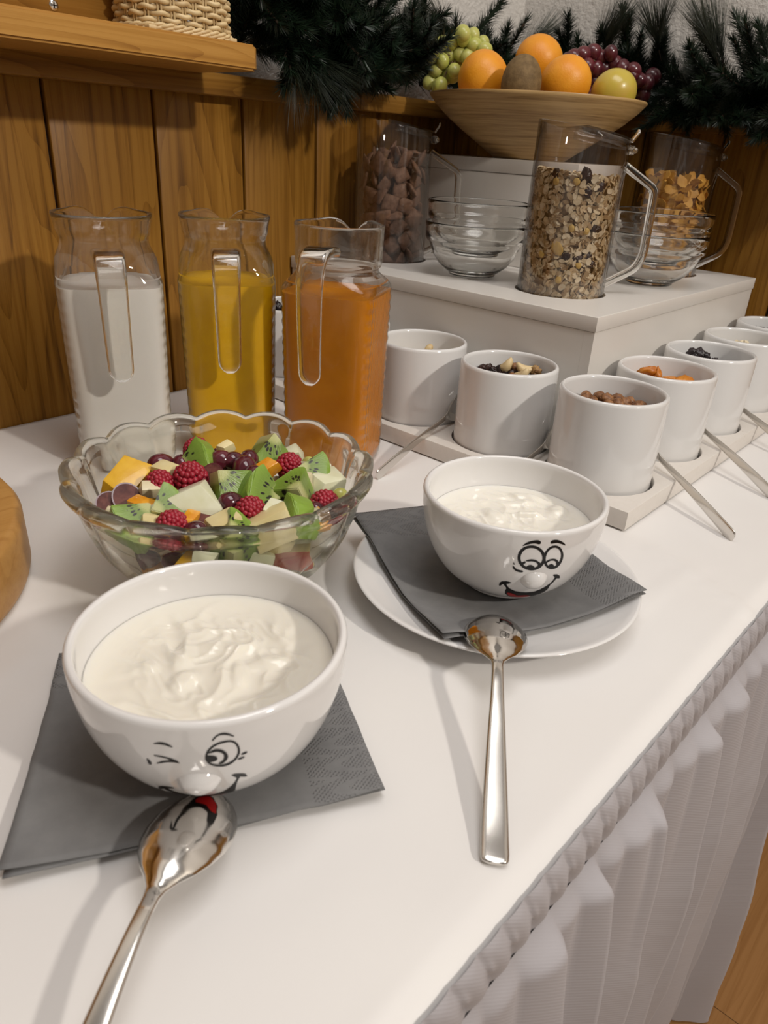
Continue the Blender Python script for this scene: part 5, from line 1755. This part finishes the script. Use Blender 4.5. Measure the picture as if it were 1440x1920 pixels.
fill_pot(5, [(WN[0], .028, .020, .0850, 1.0), (WN[1], .032, .007, .0800, .8)], 0, 'walnuts in the mixed nut pot', ['larger wrinkled walnut half at the back right of the mixed pot', 'small walnut piece at the right rim of the mixed pot'], 'walnut', 'walnut_half')
fill_pot(5, [(HZ[0], .006, .028, .0840, .9), (HZ[1], .004, .000, .0800, .9)], 0, 'hazelnuts in the mixed nut pot', ['brown hazelnut at the back between the two cashews of the mixed pot', 'brown hazelnut low among the raisins of the mixed pot'], 'hazelnut', 'hazelnut')
fill_pot(6, scatter(PN, 34, .040, .0640, .0645, .009) + [(PN[0], .008, .025, .0800, 1.1), (PN[1], .002, .020, .0745, 1.0), (PN[0], -.008, .014, .0730, 1.0)], 0, 'peanuts in the pot beside the jug', 'pale peanut lying low in the pot beside the carrot juice', 'peanut', 'peanut')
fill_pot(8, scatter(PL, 10, .033, .0670, .0670, .0165) + scatter(PL, 9, .034, .0830, .0930, .015), 0, 'dark berries in the pot between the jugs', 'dark dried berry in the pot seen between the juice jugs', 'dried berry', 'dried_berry')


def flake_vf(r, k, seed, curl=.25, th=.0004):
    q = random.Random(seed)
    n = 8
    ir = [r * (1 + q.uniform(-.15, .15)) for _ in range(n)]
    v = [(0, 0, th / 2), (0, 0, -th / 2)]
    for i in range(n):
        a = 2 * PI * i / n
        x, y = ir[i] * math.cos(a), ir[i] * k * math.sin(a)
        z = curl * (x * x - .4 * y * y) / r + q.uniform(-.04, .04) * r
        v.append((x, y, z + th / 3))
        v.append((x * .99, y * .99, z - th / 3))
    f = []
    for i in range(n):
        a, b = 2 + 2 * i, 2 + 2 * ((i + 1) % n)
        f += [(0, a, b), (1, b + 1, a + 1), (a, a + 1, b + 1, b)]
    return [Vector(p) for p in v], f


def flake_heap(name, cx, cy, spots, kinds, m, label, cat):
    parts = []
    mi = []
    for (p, d, kk) in spots:
        v, f = kinds[kk % len(kinds)]
        q = Vector(d).to_track_quat('Z', 'Y').to_matrix().to_4x4() @ Matrix.Rotation(random.uniform(0, 6.3), 4, 'Z')
        parts.append((xf(v, Matrix.Translation(p) @ q), f))
        mi += [random.randrange(len(m)) if isinstance(m, list) else 0] * len(f)
    v, f = join_vf(parts)
    o = mesh(name, v, f, m, None, True, 38, mi)
    return tag(o, label, cat, None, 'stuff')


cx, cy = POTS[3]
sp = []
for _ in range(900):
    a, r = random.uniform(0, 2 * PI), .0425 * math.sqrt(random.random())
    z = random.uniform(.0625, .088) + .010 * (1 - (r / .0455) ** 2)
    sp.append(((cx + r * math.cos(a), cy + r * math.sin(a), z), (random.uniform(-1, 1), random.uniform(-1, 1), random.uniform(.2, 1)), random.randrange(9)))
flake_heap('rolled_oats', cx, cy, sp, [flake_vf(.0034, .75, i) for i in range(5)], M_OAT, 'pale rolled oats heaped in the fourth pot of the row', 'oats')

# ------------------------------------------------------------------ what is in the three dispensers
RI = PR - PWALL - .0006
cx, cy = PIT[0]
M_MUE = [mottled('muesli flake pale', (.60, .49, .31), (.76, .65, .45), 120, .65), mottled('muesli flake tan', (.50, .37, .20), (.64, .50, .31), 120, .65), mottled('muesli flake light', (.68, .58, .40), (.80, .71, .53), 120, .65), mottled('muesli flake brown', (.28, .18, .08), (.42, .29, .15), 120, .65)]


def mue_top(x, y):
    return .290 + .004 * noise.noise(Vector((x * 40, y * 40, 2))) - .004 * (x * .673 - y * .738) / .05


sp = []
for _ in range(4300):
    a = random.uniform(0, 2 * PI)
    if random.random() < .80:
        r = RI - abs(random.gauss(0, .0022)) - .0012
        z = random.uniform(.1280, .290)
        n_ = Vector((math.cos(a), math.sin(a), 0)) + Vector((random.gauss(0, .42), random.gauss(0, .42), random.gauss(0, .5)))
    else:
        r = (RI - .003) * math.sqrt(random.random())
        z = mue_top(r * math.cos(a), r * math.sin(a)) - abs(random.gauss(0, .003))
        n_ = Vector((random.gauss(0, .6), random.gauss(0, .6), 1))
    n_.normalize()
    ct = abs(n_.x * math.cos(a) + n_.y * math.sin(a))
    r = min(r, RI - .0010 - .0052 * math.sqrt(max(0, 1 - ct * ct)))
    sp.append(((cx + r * math.cos(a), cy + r * math.sin(a), z), n_, random.randrange(9)))
ks = [flake_vf(random.uniform(.0036, .0052), random.uniform(.55, .8), i, .12, .0006) for i in range(8)]
mue = flake_heap('muesli', cx, cy, sp, ks, M_MUE, 'muesli of oat flakes filling the nearest dispenser', 'muesli')


def core(name, cx, cy, r, z0, z1, m, label, cat, amp=.002):
    v, f = [], []
    n, k = 60, 40
    for j in range(k + 1):
        for i in range(n):
            a = 2 * PI * i / n
            z = z0 + (z1 - z0) * j / k
            rr_ = r + amp * noise.noise(Vector((math.cos(a) * 9, math.sin(a) * 9, z * 190)))
            v.append((cx + rr_ * math.cos(a), cy + rr_ * math.sin(a), z))
    for j in range(k):
        for i in range(n):
            f.append((j * n + i, j * n + (i + 1) % n, (j + 1) * n + (i + 1) % n, (j + 1) * n + i))
    f.append(tuple(range(n - 1, -1, -1)))
    f.append(tuple(range(k * n, k * n + n)))
    o = mesh(name, v, f, m)
    return tag(o, label, cat, None, 'stuff')


md = core('crumbs', cx, cy, RI - .0065, .1235, .286, M_MUE[3], 'fine muesli crumbs packed behind the flakes of the nearest dispenser', 'muesli')
del md['label'], md['category']
md.parent = mue
cdir = Vector((-cx, -cy, 0)).normalized()
sdir = Vector((-cdir.y, cdir.x, 0))
M_BANANA = mottled('dried banana', (.60, .40, .10), (.72, .52, .18), 50, .5)


def in_jug(k, name, me, ang, z, label, cat, group, dr=.004, sc=1.0):
    cx, cy = PIT[k]
    c0 = math.atan2(-cy, -cx) + ang
    p = Vector((cx + (RI - dr) * math.cos(c0), cy + (RI - dr) * math.sin(c0), z))
    d = Vector((math.cos(c0), math.sin(c0), random.uniform(-.2, .2)))
    o = inst(name, me, p, d.to_track_quat('Z', 'Y').to_matrix() @ Matrix.Rotation(random.uniform(0, 6.3), 3, 'Z'), sc)
    return tag(o, label, cat, group)


RZM = lumpy('raisin', .0085, .0062, .0040, M_RAISIN, 4, .2, 2.5, .3)
BN = lumpy('banana_chip', .0088, .0062, .0020, M_BANANA, 2, .15, 2, 0)
BNs = lumpy('fruit_bit', .0042, .0036, .0020, M_BANANA, 3, .2, 2, 0)
for ang, z, s in ((.20, .2905, 1.15), (.62, .2810, 1.05), (.30, .2755, .9), (-.55, .2895, .9), (.62, .2385, .9), (.78, .237, .9), (.30, .2030, .95), (.02, .2040, .9), (.42, .1930, .8), (.60, .2060, .9), (.76, .1980, .8)):
    in_jug(0, 'raisin', RZM, ang, z, 'dark raisin showing among the muesli flakes', 'raisin', 'raisins in the muesli', .0042, s)
for ang, z, me in ((-.22, .2135, BN), (-.62, .2050, BNs), (.05, .2360, BNs), (.42, .2335, BNs), (-.08, .1790, BNs), (.36, .1965, BNs), (-.50, .2830, BNs), (.0, .2840, BNs)):
    in_jug(0, 'banana_bit', me, ang, z, 'yellow piece of dried banana among the muesli flakes', 'banana chip', 'yellow fruit bits in the muesli', .0026)

M_PILLOW = mottled('cocoa pillow', (.14, .072, .042), (.24, .135, .085), 160, .7, bump=.6, bscale=400)
pvf = []
bm = box_bm(-.0116, .0116, -.0116, .0116, -.0042, .0042, 0)
bmesh.ops.subdivide_edges(bm, edges=bm.edges[:], cuts=4, use_grid_fill=True)
for v in bm.verts:
    u, w_ = v.co.x / .0116, v.co.y / .0116
    e = max(abs(u), abs(w_))
    v.co.z *= max(.22, (1 - e ** 3.0)) if e < .999 else .2
    v.co.x *= 1 - .05 * w_ * w_
    v.co.y *= 1 - .05 * u * u
ME_PIL = bpy.data.meshes.new('cocoa_pillow')
bm.to_mesh(ME_PIL)
bm.free()
ME_PIL.polygons.foreach_set('use_smooth', [True] * len(ME_PIL.polygons))
ME_PIL.materials.append(M_PILLOW)


def pack(k, name, me, n, hh, dmin, z0, z1, rin, label, cat, group, tang, rsp):
    cx, cy = PIT[k]
    base = math.atan2(-cy, -cx)
    pts = []
    tries = 0
    while len(pts) < n and tries < 30000:
        tries += 1
        a = base + random.uniform(-1.9, 1.9)
        z = random.uniform(z0, z1)
        r = rin - random.random() * rsp
        p = Vector((cx + r * math.cos(a), cy + r * math.sin(a), z))
        if all((p - q).length > dmin for q in pts):
            pts.append(p)
            d = Vector((math.cos(a), math.sin(a), 0)) * tang + Vector((random.gauss(0, 1), random.gauss(0, 1), random.gauss(0, 1)))
            o = inst(name, me[len(pts) % len(me)], p, d.to_track_quat('Z', 'Y').to_matrix() @ Matrix.Rotation(random.uniform(0, 6.3), 3, 'Z'), random.uniform(.9, 1.08))
            tag(o, label, cat, group)
    m_ = 0
    tp = []
    while len(tp) < n // 6 and m_ < 3000:
        m_ += 1
        a, r = random.uniform(0, 6.3), (rin - .002) * math.sqrt(random.random())
        p = Vector((cx + r * math.cos(a), cy + r * math.sin(a), z1 + random.uniform(-.002, hh)))
        if all((p - q).length > dmin for q in pts + tp):
            tp.append(p)
            o = inst(name, me[len(tp) % len(me)], p, rnd_rot().to_3x3(), random.uniform(.9, 1.08))
            tag(o, label, cat, group)


pack(1, 'cocoa_pillow', [ME_PIL], 62, .009, .0150, .130, .292, RI - .0085, 'brown square cocoa pillow in the dispenser by the plank wall', 'cereal', 'cocoa pillows', 2.2, .012)
core('cocoa_filling', *PIT[1], RI - .0235, .1235, .285, M_PILLOW, 'cocoa cereal packed in the middle of the dispenser by the plank wall', 'cereal', .004)
M_FLAKE = mottled('cornflake', (.58, .29, .036), (.76, .44, .090), 70, .55, bump=.5, bscale=200)
CF = []
for i in range(4):
    v, f = flake_vf(.0088, .78, 40 + i, .24, .0009)
    me = bpy.data.meshes.new('cornflake')
    me.from_pydata([tuple(p) for p in v], [], f)
    me.polygons.foreach_set('use_smooth', [True] * len(me.polygons))
    me.materials.append(M_FLAKE)
    me.set_sharp_from_angle(angle=math.radians(38))
    CF.append(me)
pack(2, 'cornflake', CF, 200, .006, .0066, .127, .286, RI - .0050, 'golden cornflake in the dispenser by the right wall', 'cereal', 'cornflakes', 2.4, .008)
core('cornflake_filling', *PIT[2], RI - .0190, .1235, .277, M_FLAKE, 'cornflakes packed in the middle of the dispenser by the right wall', 'cereal', .004)

# ------------------------------------------------------------------ fruit bowl on the upper riser
FB = (1.030, .650)
M_BAMBOO = NT('laminated bamboo')
_t = M_BAMBOO
_v = _t.coords((3, 3, 150))
_f = _t.noise(_v, 1.6, 4, .6)
_f2 = _t.noise(_t.coords((14, 14, 420)), 1.2, 3, .6)
_t.l(_t.ramp(_t.math('ADD', _t.math('MULTIPLY', _f, .65), _t.math('MULTIPLY', _f2, .45)), [(.38, (.22, .120, .042)), (.52, (.45, .285, .115)), (.66, (.58, .39, .175))]), _t.b.inputs['Base Color'])
_t.set(Roughness=.42)
M_BAMBOO = _t.m
fp = [(0, 0), (.050, 0), (.0535, .0015), (.066, .0100), (.085, .0225), (.106, .0365), (.126, .0510), (.142, .0650), (.1505, .0745), (.1525, .0772), (.1518, .0790), (.1490, .0792), (.1465, .0770), (.137, .068), (.120, .0540), (.100, .0415), (.078, .0275), (.055, .0140), (.03, .0085), (0, .0075)]
fb = mesh('fruit_bowl', *lathe(fp, 120), M_BAMBOO, None, True, 60)
fb.location = (*FB, .3002)
tag(fb, 'wide bamboo bowl of fresh fruit on the upper riser', 'bowl')
M_ORANGE = mottled('orange peel', (.74, .27, .010), (.80, .33, .016), 40, .42, bump=.5, bscale=420)
M_KIWISKIN = mottled('kiwi skin', (.125, .075, .025), (.20, .125, .048), 130, .75, bump=.6, bscale=500)
M_APPLEY = mottled('yellow apple skin', (.52, .40, .055), (.60, .30, .10), 18, .3, coat=.2, lo=.48, hi=.72)
M_STALK = plain('brown stalk', (.12, .075, .03), .7)


def fruit_ball(name, r, m, loc, label, cat, kz=.96, dimple=.0, rot=None, stalk=False, peel=False):
    t = thing(name, label, cat, loc)
    if rot:
        t.rotation_euler = rot
    bm = bmesh.new()
    bmesh.ops.create_uvsphere(bm, u_segments=48, v_segments=32, radius=1)
    for v in bm.verts:
        q = v.co.copy()
        k = 1 + .012 * noise.noise(q * 1.7 + Vector((r * 999, 0, 0)))
        z = q.z * kz - dimple * math.exp(-((math.hypot(q.x, q.y)) / .22) ** 2) * (1 if q.z > 0 else -.6)
        v.co = Vector((q.x * k, q.y * k, z)) * r
    from_bm('flesh', bm, m, t)
    if stalk:
        mesh('stalk', *sweep([Vector((0, 0, r * (kz - dimple) - .002)), Vector((.001, 0, r * kz + .002)), Vector((.003, 0, r * kz + .008))], circ(.0013, 8)), M_STALK, t)
    else:
        mesh('calyx', *lathe([(0, .0008), (.0018, .0007), (.0028, -.0002)], 10, lambda a, q, z, i: (q * (1 + .25 * math.cos(5 * a)), z)), M_STALK, t).location = (0, 0, r * (kz - dimple) * .995)
    return t


fruit_ball('orange', .0350, M_ORANGE, (.9540, .6925, .3970), 'orange lying left in the bamboo bowl, next to the green grapes', 'orange', .97, .03, (1.75, .1, .9))
fruit_ball('orange', .0345, M_ORANGE, (1.0531, .6691, .4270), 'orange on top at the back of the bamboo bowl', 'orange', .96, .02, (.4, .5, .0))
fruit_ball('orange', .0345, M_ORANGE, (1.0019, .5907, .3955), 'orange in the middle front of the bamboo bowl, right of the brown kiwi', 'orange', .95, .02, (2.6, .3, .4))
kw = fruit_ball('kiwi', .0262, M_KIWISKIN, (.9420, .6210, .3900), 'brown whole kiwi standing between two oranges in the bamboo bowl', 'kiwi', 1.30, .02, (.0, .12, .3))
fruit_ball('apple', .0305, M_APPLEY, (1.0620, .5490, .3890), 'yellow apple with a red flush at the right front of the bamboo bowl', 'apple', .93, .12, (-.35, .5, .2), True)
M_GG2 = mottled('pale green grape', (.40, .42, .085), (.50, .50, .15), 30, .35, coat=.15, sss=.2)
M_RG2 = mottled('red grape', (.045, .008, .014), (.125, .018, .024), 25, .28, coat=.2)


def bunch(name, label, pts, m, r, extra, stem):
    t = thing(name, label, 'grapes', pts[0])
    me = ell_mesh('grape', r, r, r * 1.14, m, 24, 16)
    base = Vector(pts[0])
    allp = [Vector(p) for p in pts] + [Vector(p) for p in extra]
    for p in allp:
        o = bpy.data.objects.new('grape', me)
        COL.objects.link(o)
        o.parent = t
        s = random.uniform(.9, 1.08)
        o.matrix_local = Matrix.Translation(p - base) @ rnd_rot() @ Matrix.Scale(s, 4)
    c = sum(allp, Vector()) / len(allp)
    parts = []
    for p in allp:
        parts.append(sweep([c - base + (p - c) * .15, c - base + (p - c) * .6 + Vector((0, 0, .002)), p - base], circ(.0009, 6)))
    mesh('stem', *join_vf(parts), M_STALK, t)
    return t


GP = [(0.931, 0.7648, 0.4272), (0.943, 0.7601, 0.4393), (0.9576, 0.7523, 0.4407), (0.9609, 0.7576, 0.4256), (0.9564, 0.7353, 0.4517), (0.9629, 0.737, 0.4454), (0.9755, 0.7315, 0.4522), (0.9897, 0.7242, 0.4446), (0.9774, 0.711, 0.4339), (0.9677, 0.7314, 0.4257), (0.9439, 0.7682, 0.4065), (0.9587, 0.7602, 0.4007), (0.9514, 0.7412, 0.4069), (0.945, 0.7577, 0.4181), (0.9652, 0.7435, 0.4282), (0.9436, 0.7777, 0.3925), (0.9396, 0.7547, 0.3878), (0.9724, 0.726, 0.439)]
RP = [(1.0926, 0.6463, 0.4323), (1.1128, 0.6336, 0.4408), (1.1285, 0.6261, 0.4453), (1.1423, 0.6208, 0.4386), (1.1118, 0.624, 0.4263), (1.1388, 0.6035, 0.4444), (1.1504, 0.6008, 0.4325), (1.1386, 0.6251, 0.4096), (1.1214, 0.6129, 0.3914), (1.1517, 0.5885, 0.427), (1.1335, 0.6204, 0.4246), (1.1471, 0.6153, 0.4269), (1.1564, 0.5723, 0.4174), (1.1687, 0.5688, 0.4125), (1.1847, 0.5609, 0.411), (1.1891, 0.5666, 0.3967), (1.1564, 0.5724, 0.424), (1.105, 0.6426, 0.4363), (1.164, 0.585, 0.4215), (1.1952, 0.5595, 0.4197)]
bunch('grape_bunch', 'bunch of pale green grapes hanging over the left rim of the bamboo bowl', GP, M_GG2, .0098, [(p[0] + .010, p[1] + .009, p[2] - .004) for p in GP[::2]], None)
bunch('grape_bunch', 'bunch of dark red grapes at the right back of the bamboo bowl', RP, M_RG2, .0108, [(p[0] + .008, p[1] + .010, p[2] - .006) for p in RP[::2]], None)
# fruit below the rim that carries the top layer
M_HID = [('orange', .034, (1.075, .720, .362)), ('orange', .033, (.975, .715, .362)), ('orange', .033, (1.060, .610, .358)), ('orange', .032, (.985, .630, .345))]

# ------------------------------------------------------------------ artificial pine garland along both ledges
M_NEEDLE = mottled('dark green needles', (.005, .012, .007), (.012, .028, .012), 60, .42, rand=3)
M_NEEDLE2 = mottled('grey green pine needles', (.012, .018, .011), (.035, .043, .026), 60, .45, rand=3)
M_TWIG = plain('brown wire twig', (.040, .024, .012), .8)
gar = thing('pine_garland', 'dark green artificial pine garland lying along the ledge of both walls', 'garland', (.9, .80, .374))
GB0 = Vector((.9, .80, .374))
FILL = [((.575 + .07 * (k % 7) / 6, .800, .40 + .10 * (k // 7) / 3), (.3 - .1 * (k % 5), -.35, .5 - .25 * (k % 4)), .075, 'dense') for k in range(28)]


GRAPES = [Vector(p) for p in GP + RP]


def branch(base, direc, L, kind, rnd, droop=0.0, tries=0):
    base, d = Vector(base), Vector(direc).normalized()

    def again():
        if tries > 9:
            return None
        d2 = Matrix.Rotation(rnd.uniform(-1.2, 1.2), 3, 'Z') @ d + Vector((.05, .05, rnd.uniform(-.05, .30)))
        return branch(base + Vector((.004, .004, .003)), d2, max(.042, L * .92), kind, rnd, droop, tries + 1)
    tipq = base + d * L
    if tipq.x > 1.236:
        d.x = -abs(d.x) * .5 if base.x < 1.236 else -abs(d.x)
    if tipq.y > .818:
        d.y = -abs(d.y) * .5
    d.normalize()
    side = d.cross(Vector((0, 0, 1)))
    if side.length < .1:
        side = Vector((1, 0, 0))
    side.normalize()
    bendv = side * rnd.uniform(-.25, .25) + Vector((0, 0, -droop + rnd.uniform(-.1, .15)))
    pts = [base + d * (L * t) + bendv * (L * t * t) for t in np.linspace(0, 1, 9)]
    for q in pts[::2] + [pts[-1]]:
        if math.hypot(q.x - 1.030, q.y - .650) < .170 and q.z < .410:
            return again()
        if q.x < .612 and q.y < .828 and q.z < .515 and q.z > .36:
            return again()
        if math.hypot(q.x - .850, q.y - .756) < .082 and q.z < .368:
            return again()
        if math.hypot(q.x - 1.140, q.y - .467) < .074 and q.z < .362:
            return again()
    if min((q - Vector((1.0531, .6691, .427))).length for q in pts) < .068:
        return again()
    if min((q - c).length for q in pts for c in GRAPES) < .043:
        return again()
    V, F = [], []
    mi = []

    def quad(p, q, wdt, face):
        t = (q - p).normalized()
        s = t.cross(face)
        if s.length < .05:
            s = t.cross(Vector((.3, .7, .2)))
        s = s.normalized() * wdt
        u = t.cross(s).normalized() * wdt * .6
        o = len(V)
        V.extend([p + s, p - s, p + u, q])
        F.extend([(o, o + 1, o + 3), (o + 1, o + 2, o + 3), (o + 2, o, o + 3)])
        mi.extend([0, 0, 0])
    if kind == 'fir':
        n, ln, wd, ang, mat = int(L * 4300), .027, .00095, .85, M_NEEDLE
    elif kind == 'dense':
        n, ln, wd, ang, mat = int(L * 6200), .026, .0011, 1.05, M_NEEDLE
    else:
        n, ln, wd, ang, mat = 170, .078, .00042, .42, M_NEEDLE2
    for k in range(n):
        if kind == 'pine':
            t = .25 + .75 * rnd.random() ** .7
        else:
            t = k / n
        x = t * 8
        i = min(7, int(x))
        p = pts[i].lerp(pts[i + 1], x - i)
        ax = (pts[i + 1] - pts[i]).normalized()
        a = rnd.uniform(0, 2 * PI)
        e1 = ax.cross(Vector((0, 0, 1)))
        if e1.length < .1:
            e1 = ax.cross(Vector((1, 0, 0)))
        e1.normalize()
        e2 = ax.cross(e1)
        an = ang * rnd.uniform(.65, 1.2) * (1 - .45 * (t > .93))
        dv = (ax * math.cos(an) + (e1 * math.cos(a) + e2 * math.sin(a)) * math.sin(an)).normalized()
        l2 = ln * rnd.uniform(.75, 1.15) * ((1 - .35 * t) if kind != 'pine' else 1)
        quad(p, p + dv * l2, wd, ax)
    o = len(V)
    v2, f2 = sweep(pts, circ(.0016 if kind != 'pine' else .0012, 5))
    V.extend(v2)
    F.extend([tuple(i + o for i in q) for q in f2])
    mi.extend([1] * len(f2))
    ob = mesh('branch', [p - GB0 for p in V], F, [mat, M_TWIG], gar, False, None, mi)
    return ob


rg = random.Random(21)
spine = []
# left mass by the shelf, back wall ledge, right wall ledge
def rn(a):
    return rg.uniform(-a, a)


for k in range(84):                                    # swag rising behind the basket
    t = k / 83
    p = Vector((.585 + .24 * t + rn(.03), .785 + rn(.02), .485 - .085 * t + rn(.035)))
    d = Vector((.2 + rn(.8), -.45 + rn(.35), -.1 + rn(.85)))
    branch(p, d, rg.uniform(.055, .085), 'dense' if k % 3 else 'fir', rg)
for k in range(16):                                    # tuft hanging over the rail
    p = Vector((.715 + rn(.05), .775 + rn(.012), .415 + rn(.02)))
    branch(p, (rn(.5), -.45 + rn(.15), -.75 + rn(.3)), rg.uniform(.05, .07), 'fir', rg)
for k in range(4):
    branch((.70 + rn(.03), .785, .42), (-.3 + .3 * k + rn(.2), -.5, -.7), .045, 'pine', rg)
for k in range(76):                                    # along the back ledge
    t = k / 75
    p = Vector((.76 + .44 * t + rn(.02), .785 + rn(.02), .385 + .03 * rg.random()))
    d = Vector((rn(.9), -.75 + rn(.4), .25 + rn(.55)))
    branch(p, d, rg.uniform(.06, .09), 'dense' if k % 2 else 'fir', rg)
for k in range(100):                                    # along the right ledge
    t = k / 99
    p = Vector((1.205 + rn(.02), .80 - .66 * t + rn(.02), .380 + .03 * rg.random()))
    d = Vector((-.75 + rn(.4), rn(.9), .12 + rn(.6)))
    branch(p, d, rg.uniform(.06, .09), 'fir' if k % 2 else 'dense', rg)
for k in range(26):                                    # low filling on the ledges
    p = Vector((1.228 + rn(.008), .80 - .40 * k / 25, .392 + rn(.010)))
    branch(p, (-.30 + rn(.15), rn(1), -.10 + rn(.25)), rg.uniform(.05, .065), 'dense', rg)
    p = Vector((.74 + .50 * k / 25, .812 + rn(.008), .383 + rn(.006)))
    branch(p, (rn(1), -.35 + rn(.2), .15 + rn(.35)), rg.uniform(.05, .07), 'dense', rg)
    p = Vector((1.232 + rn(.008), .80 - .68 * k / 25, .383 + rn(.006)))
    branch(p, (-.35 + rn(.2), rn(1), .15 + rn(.35)), rg.uniform(.05, .07), 'dense', rg)
for k in range(46):                                    # sprigs drooping below the right ledge
    p = Vector((1.200 + rn(.01), .62 - .50 * k / 45 + rn(.02), .385))
    branch(p, (-.40 + rn(.25), rn(.6), -.55 + rn(.25)), rg.uniform(.05, .07), 'fir', rg)
TIPS = [
    ((0.873, 0.79, 0.4237), (0.268, -0.15, 0.963), 0.0459, 'fir'),
    ((0.863, 0.79, 0.4133), (-0.723, -0.15, 0.69), 0.0394, 'fir'),
    ((0.9317, 0.79, 0.4364), (0.219, -0.15, 0.976), 0.0313, 'dense'),
    ((0.9118, 0.79, 0.4278), (-0.302, -0.15, 0.953), 0.0285, 'fir'),
    ((1.0453, 0.79, 0.4525), (0.702, -0.15, 0.712), 0.074, 'fir'),
    ((1.0203, 0.79, 0.4429), (-0.501, -0.15, 0.865), 0.0358, 'fir'),
    ((1.1266, 0.79, 0.4365), (0.094, -0.15, 0.996), 0.0471, 'dense'),
    ((1.0971, 0.79, 0.4371), (-0.313, -0.15, 0.95), 0.0356, 'fir'),
    ((1.1484, 0.78, 0.4421), (0.739, -0.15, 0.673), 0.043, 'pine'),
    ((1.1631, 0.79, 0.4438), (0.894, -0.15, 0.447), 0.0635, 'pine'),
    ((1.0054, 0.79, 0.4546), (-0.863, -0.15, 0.504), 0.032, 'pine'),
    ((1.215, 0.7252, 0.4515), (-0.15, -0.24, 0.971), 0.0563, 'dense'),
    ((1.215, 0.7073, 0.4438), (-0.15, 0.673, 0.74), 0.0453, 'dense'),
    ((1.215, 0.6126, 0.4422), (-0.15, 0.286, 0.958), 0.067, 'dense'),
    ((1.215, 0.6293, 0.446), (-0.15, -0.315, 0.949), 0.05, 'fir'),
    ((1.215, 0.6382, 0.4462), (-0.15, 0.555, 0.832), 0.0471, 'dense'),
    ((1.215, 0.6014, 0.4385), (-0.15, -0.287, 0.958), 0.0424, 'fir'),
    ((1.215, 0.6749, 0.4469), (-0.15, -0.259, 0.966), 0.0363, 'pine'),
    ((1.205, 0.6601, 0.4456), (-0.15, -0.614, 0.79), 0.0346, 'pine'),
    ((1.195, 0.5393, 0.4155), (-0.15, 0.229, 0.973), 0.0602, 'pine'),
    ((1.215, 0.5515, 0.431), (-0.15, 0.351, 0.936), 0.0435, 'pine'),
    ((1.215, 0.5458, 0.4172), (-0.15, 0.27, 0.963), 0.0563, 'dense'),
    ((1.195, 0.4494, 0.4151), (-0.15, 0.656, 0.755), 0.0773, 'dense'),
    ((1.185, 0.4515, 0.4142), (-0.15, 0.457, 0.89), 0.0644, 'pine'),
    ((1.215, 0.4794, 0.4366), (-0.15, 0.478, 0.878), 0.0447, 'pine'),
    ((1.195, 0.4533, 0.4215), (-0.15, 0.374, 0.927), 0.0549, 'pine'),
    ((1.165, 0.3845, 0.4122), (-0.15, 0.668, 0.744), 0.0908, 'fir'),
    ((1.175, 0.3895, 0.3945), (-0.15, 0.483, 0.876), 0.0844, 'fir'),
    ((1.155, 0.3878, 0.4353), (-0.15, 0.47, 0.883), 0.0438, 'fir'),
    ((1.215, 0.4348, 0.4359), (-0.15, -0.443, 0.896), 0.0411, 'fir'),
    ((1.195, 0.4888, 0.3819), (-0.15, 0.795, 0.607), 0.0553, 'pine'),
    ((1.215, 0.5147, 0.3897), (-0.15, -0.323, 0.946), 0.0429, 'fir'),
    ((1.215, 0.546, 0.3824), (-0.15, 0.47, 0.883), 0.0474, 'dense'),
    ((1.215, 0.572, 0.4033), (-0.15, 0.372, 0.928), 0.0526, 'dense'),
    ((1.175, 0.4529, 0.3612), (-0.15, 0.908, 0.419), 0.0382, 'fir'),
    ((1.185, 0.4446, 0.3586), (-0.15, -0.243, 0.97), 0.0374, 'fir'),
    ((1.165, 0.3897, 0.3813), (-0.15, 0.632, -0.775), 0.025, 'fir'),
    ((1.175, 0.4087, 0.388), (-0.15, -0.686, -0.727), 0.0431, 'fir'),
    ((0.7961, 0.79, 0.4065), (0.769, -0.15, 0.639), 0.0374, 'fir'),
    ((0.7387, 0.79, 0.4289), (0.918, -0.15, 0.397), 0.0397, 'fir'),
    ((0.7035, 0.79, 0.4355), (0.886, -0.15, 0.464), 0.0391, 'dense'),
    ((0.7769, 0.79, 0.3987), (0.976, -0.15, 0.216), 0.0505, 'fir')]
for p, d, L, kd in FILL + TIPS:
    branch(p, d, L, kd, rg)
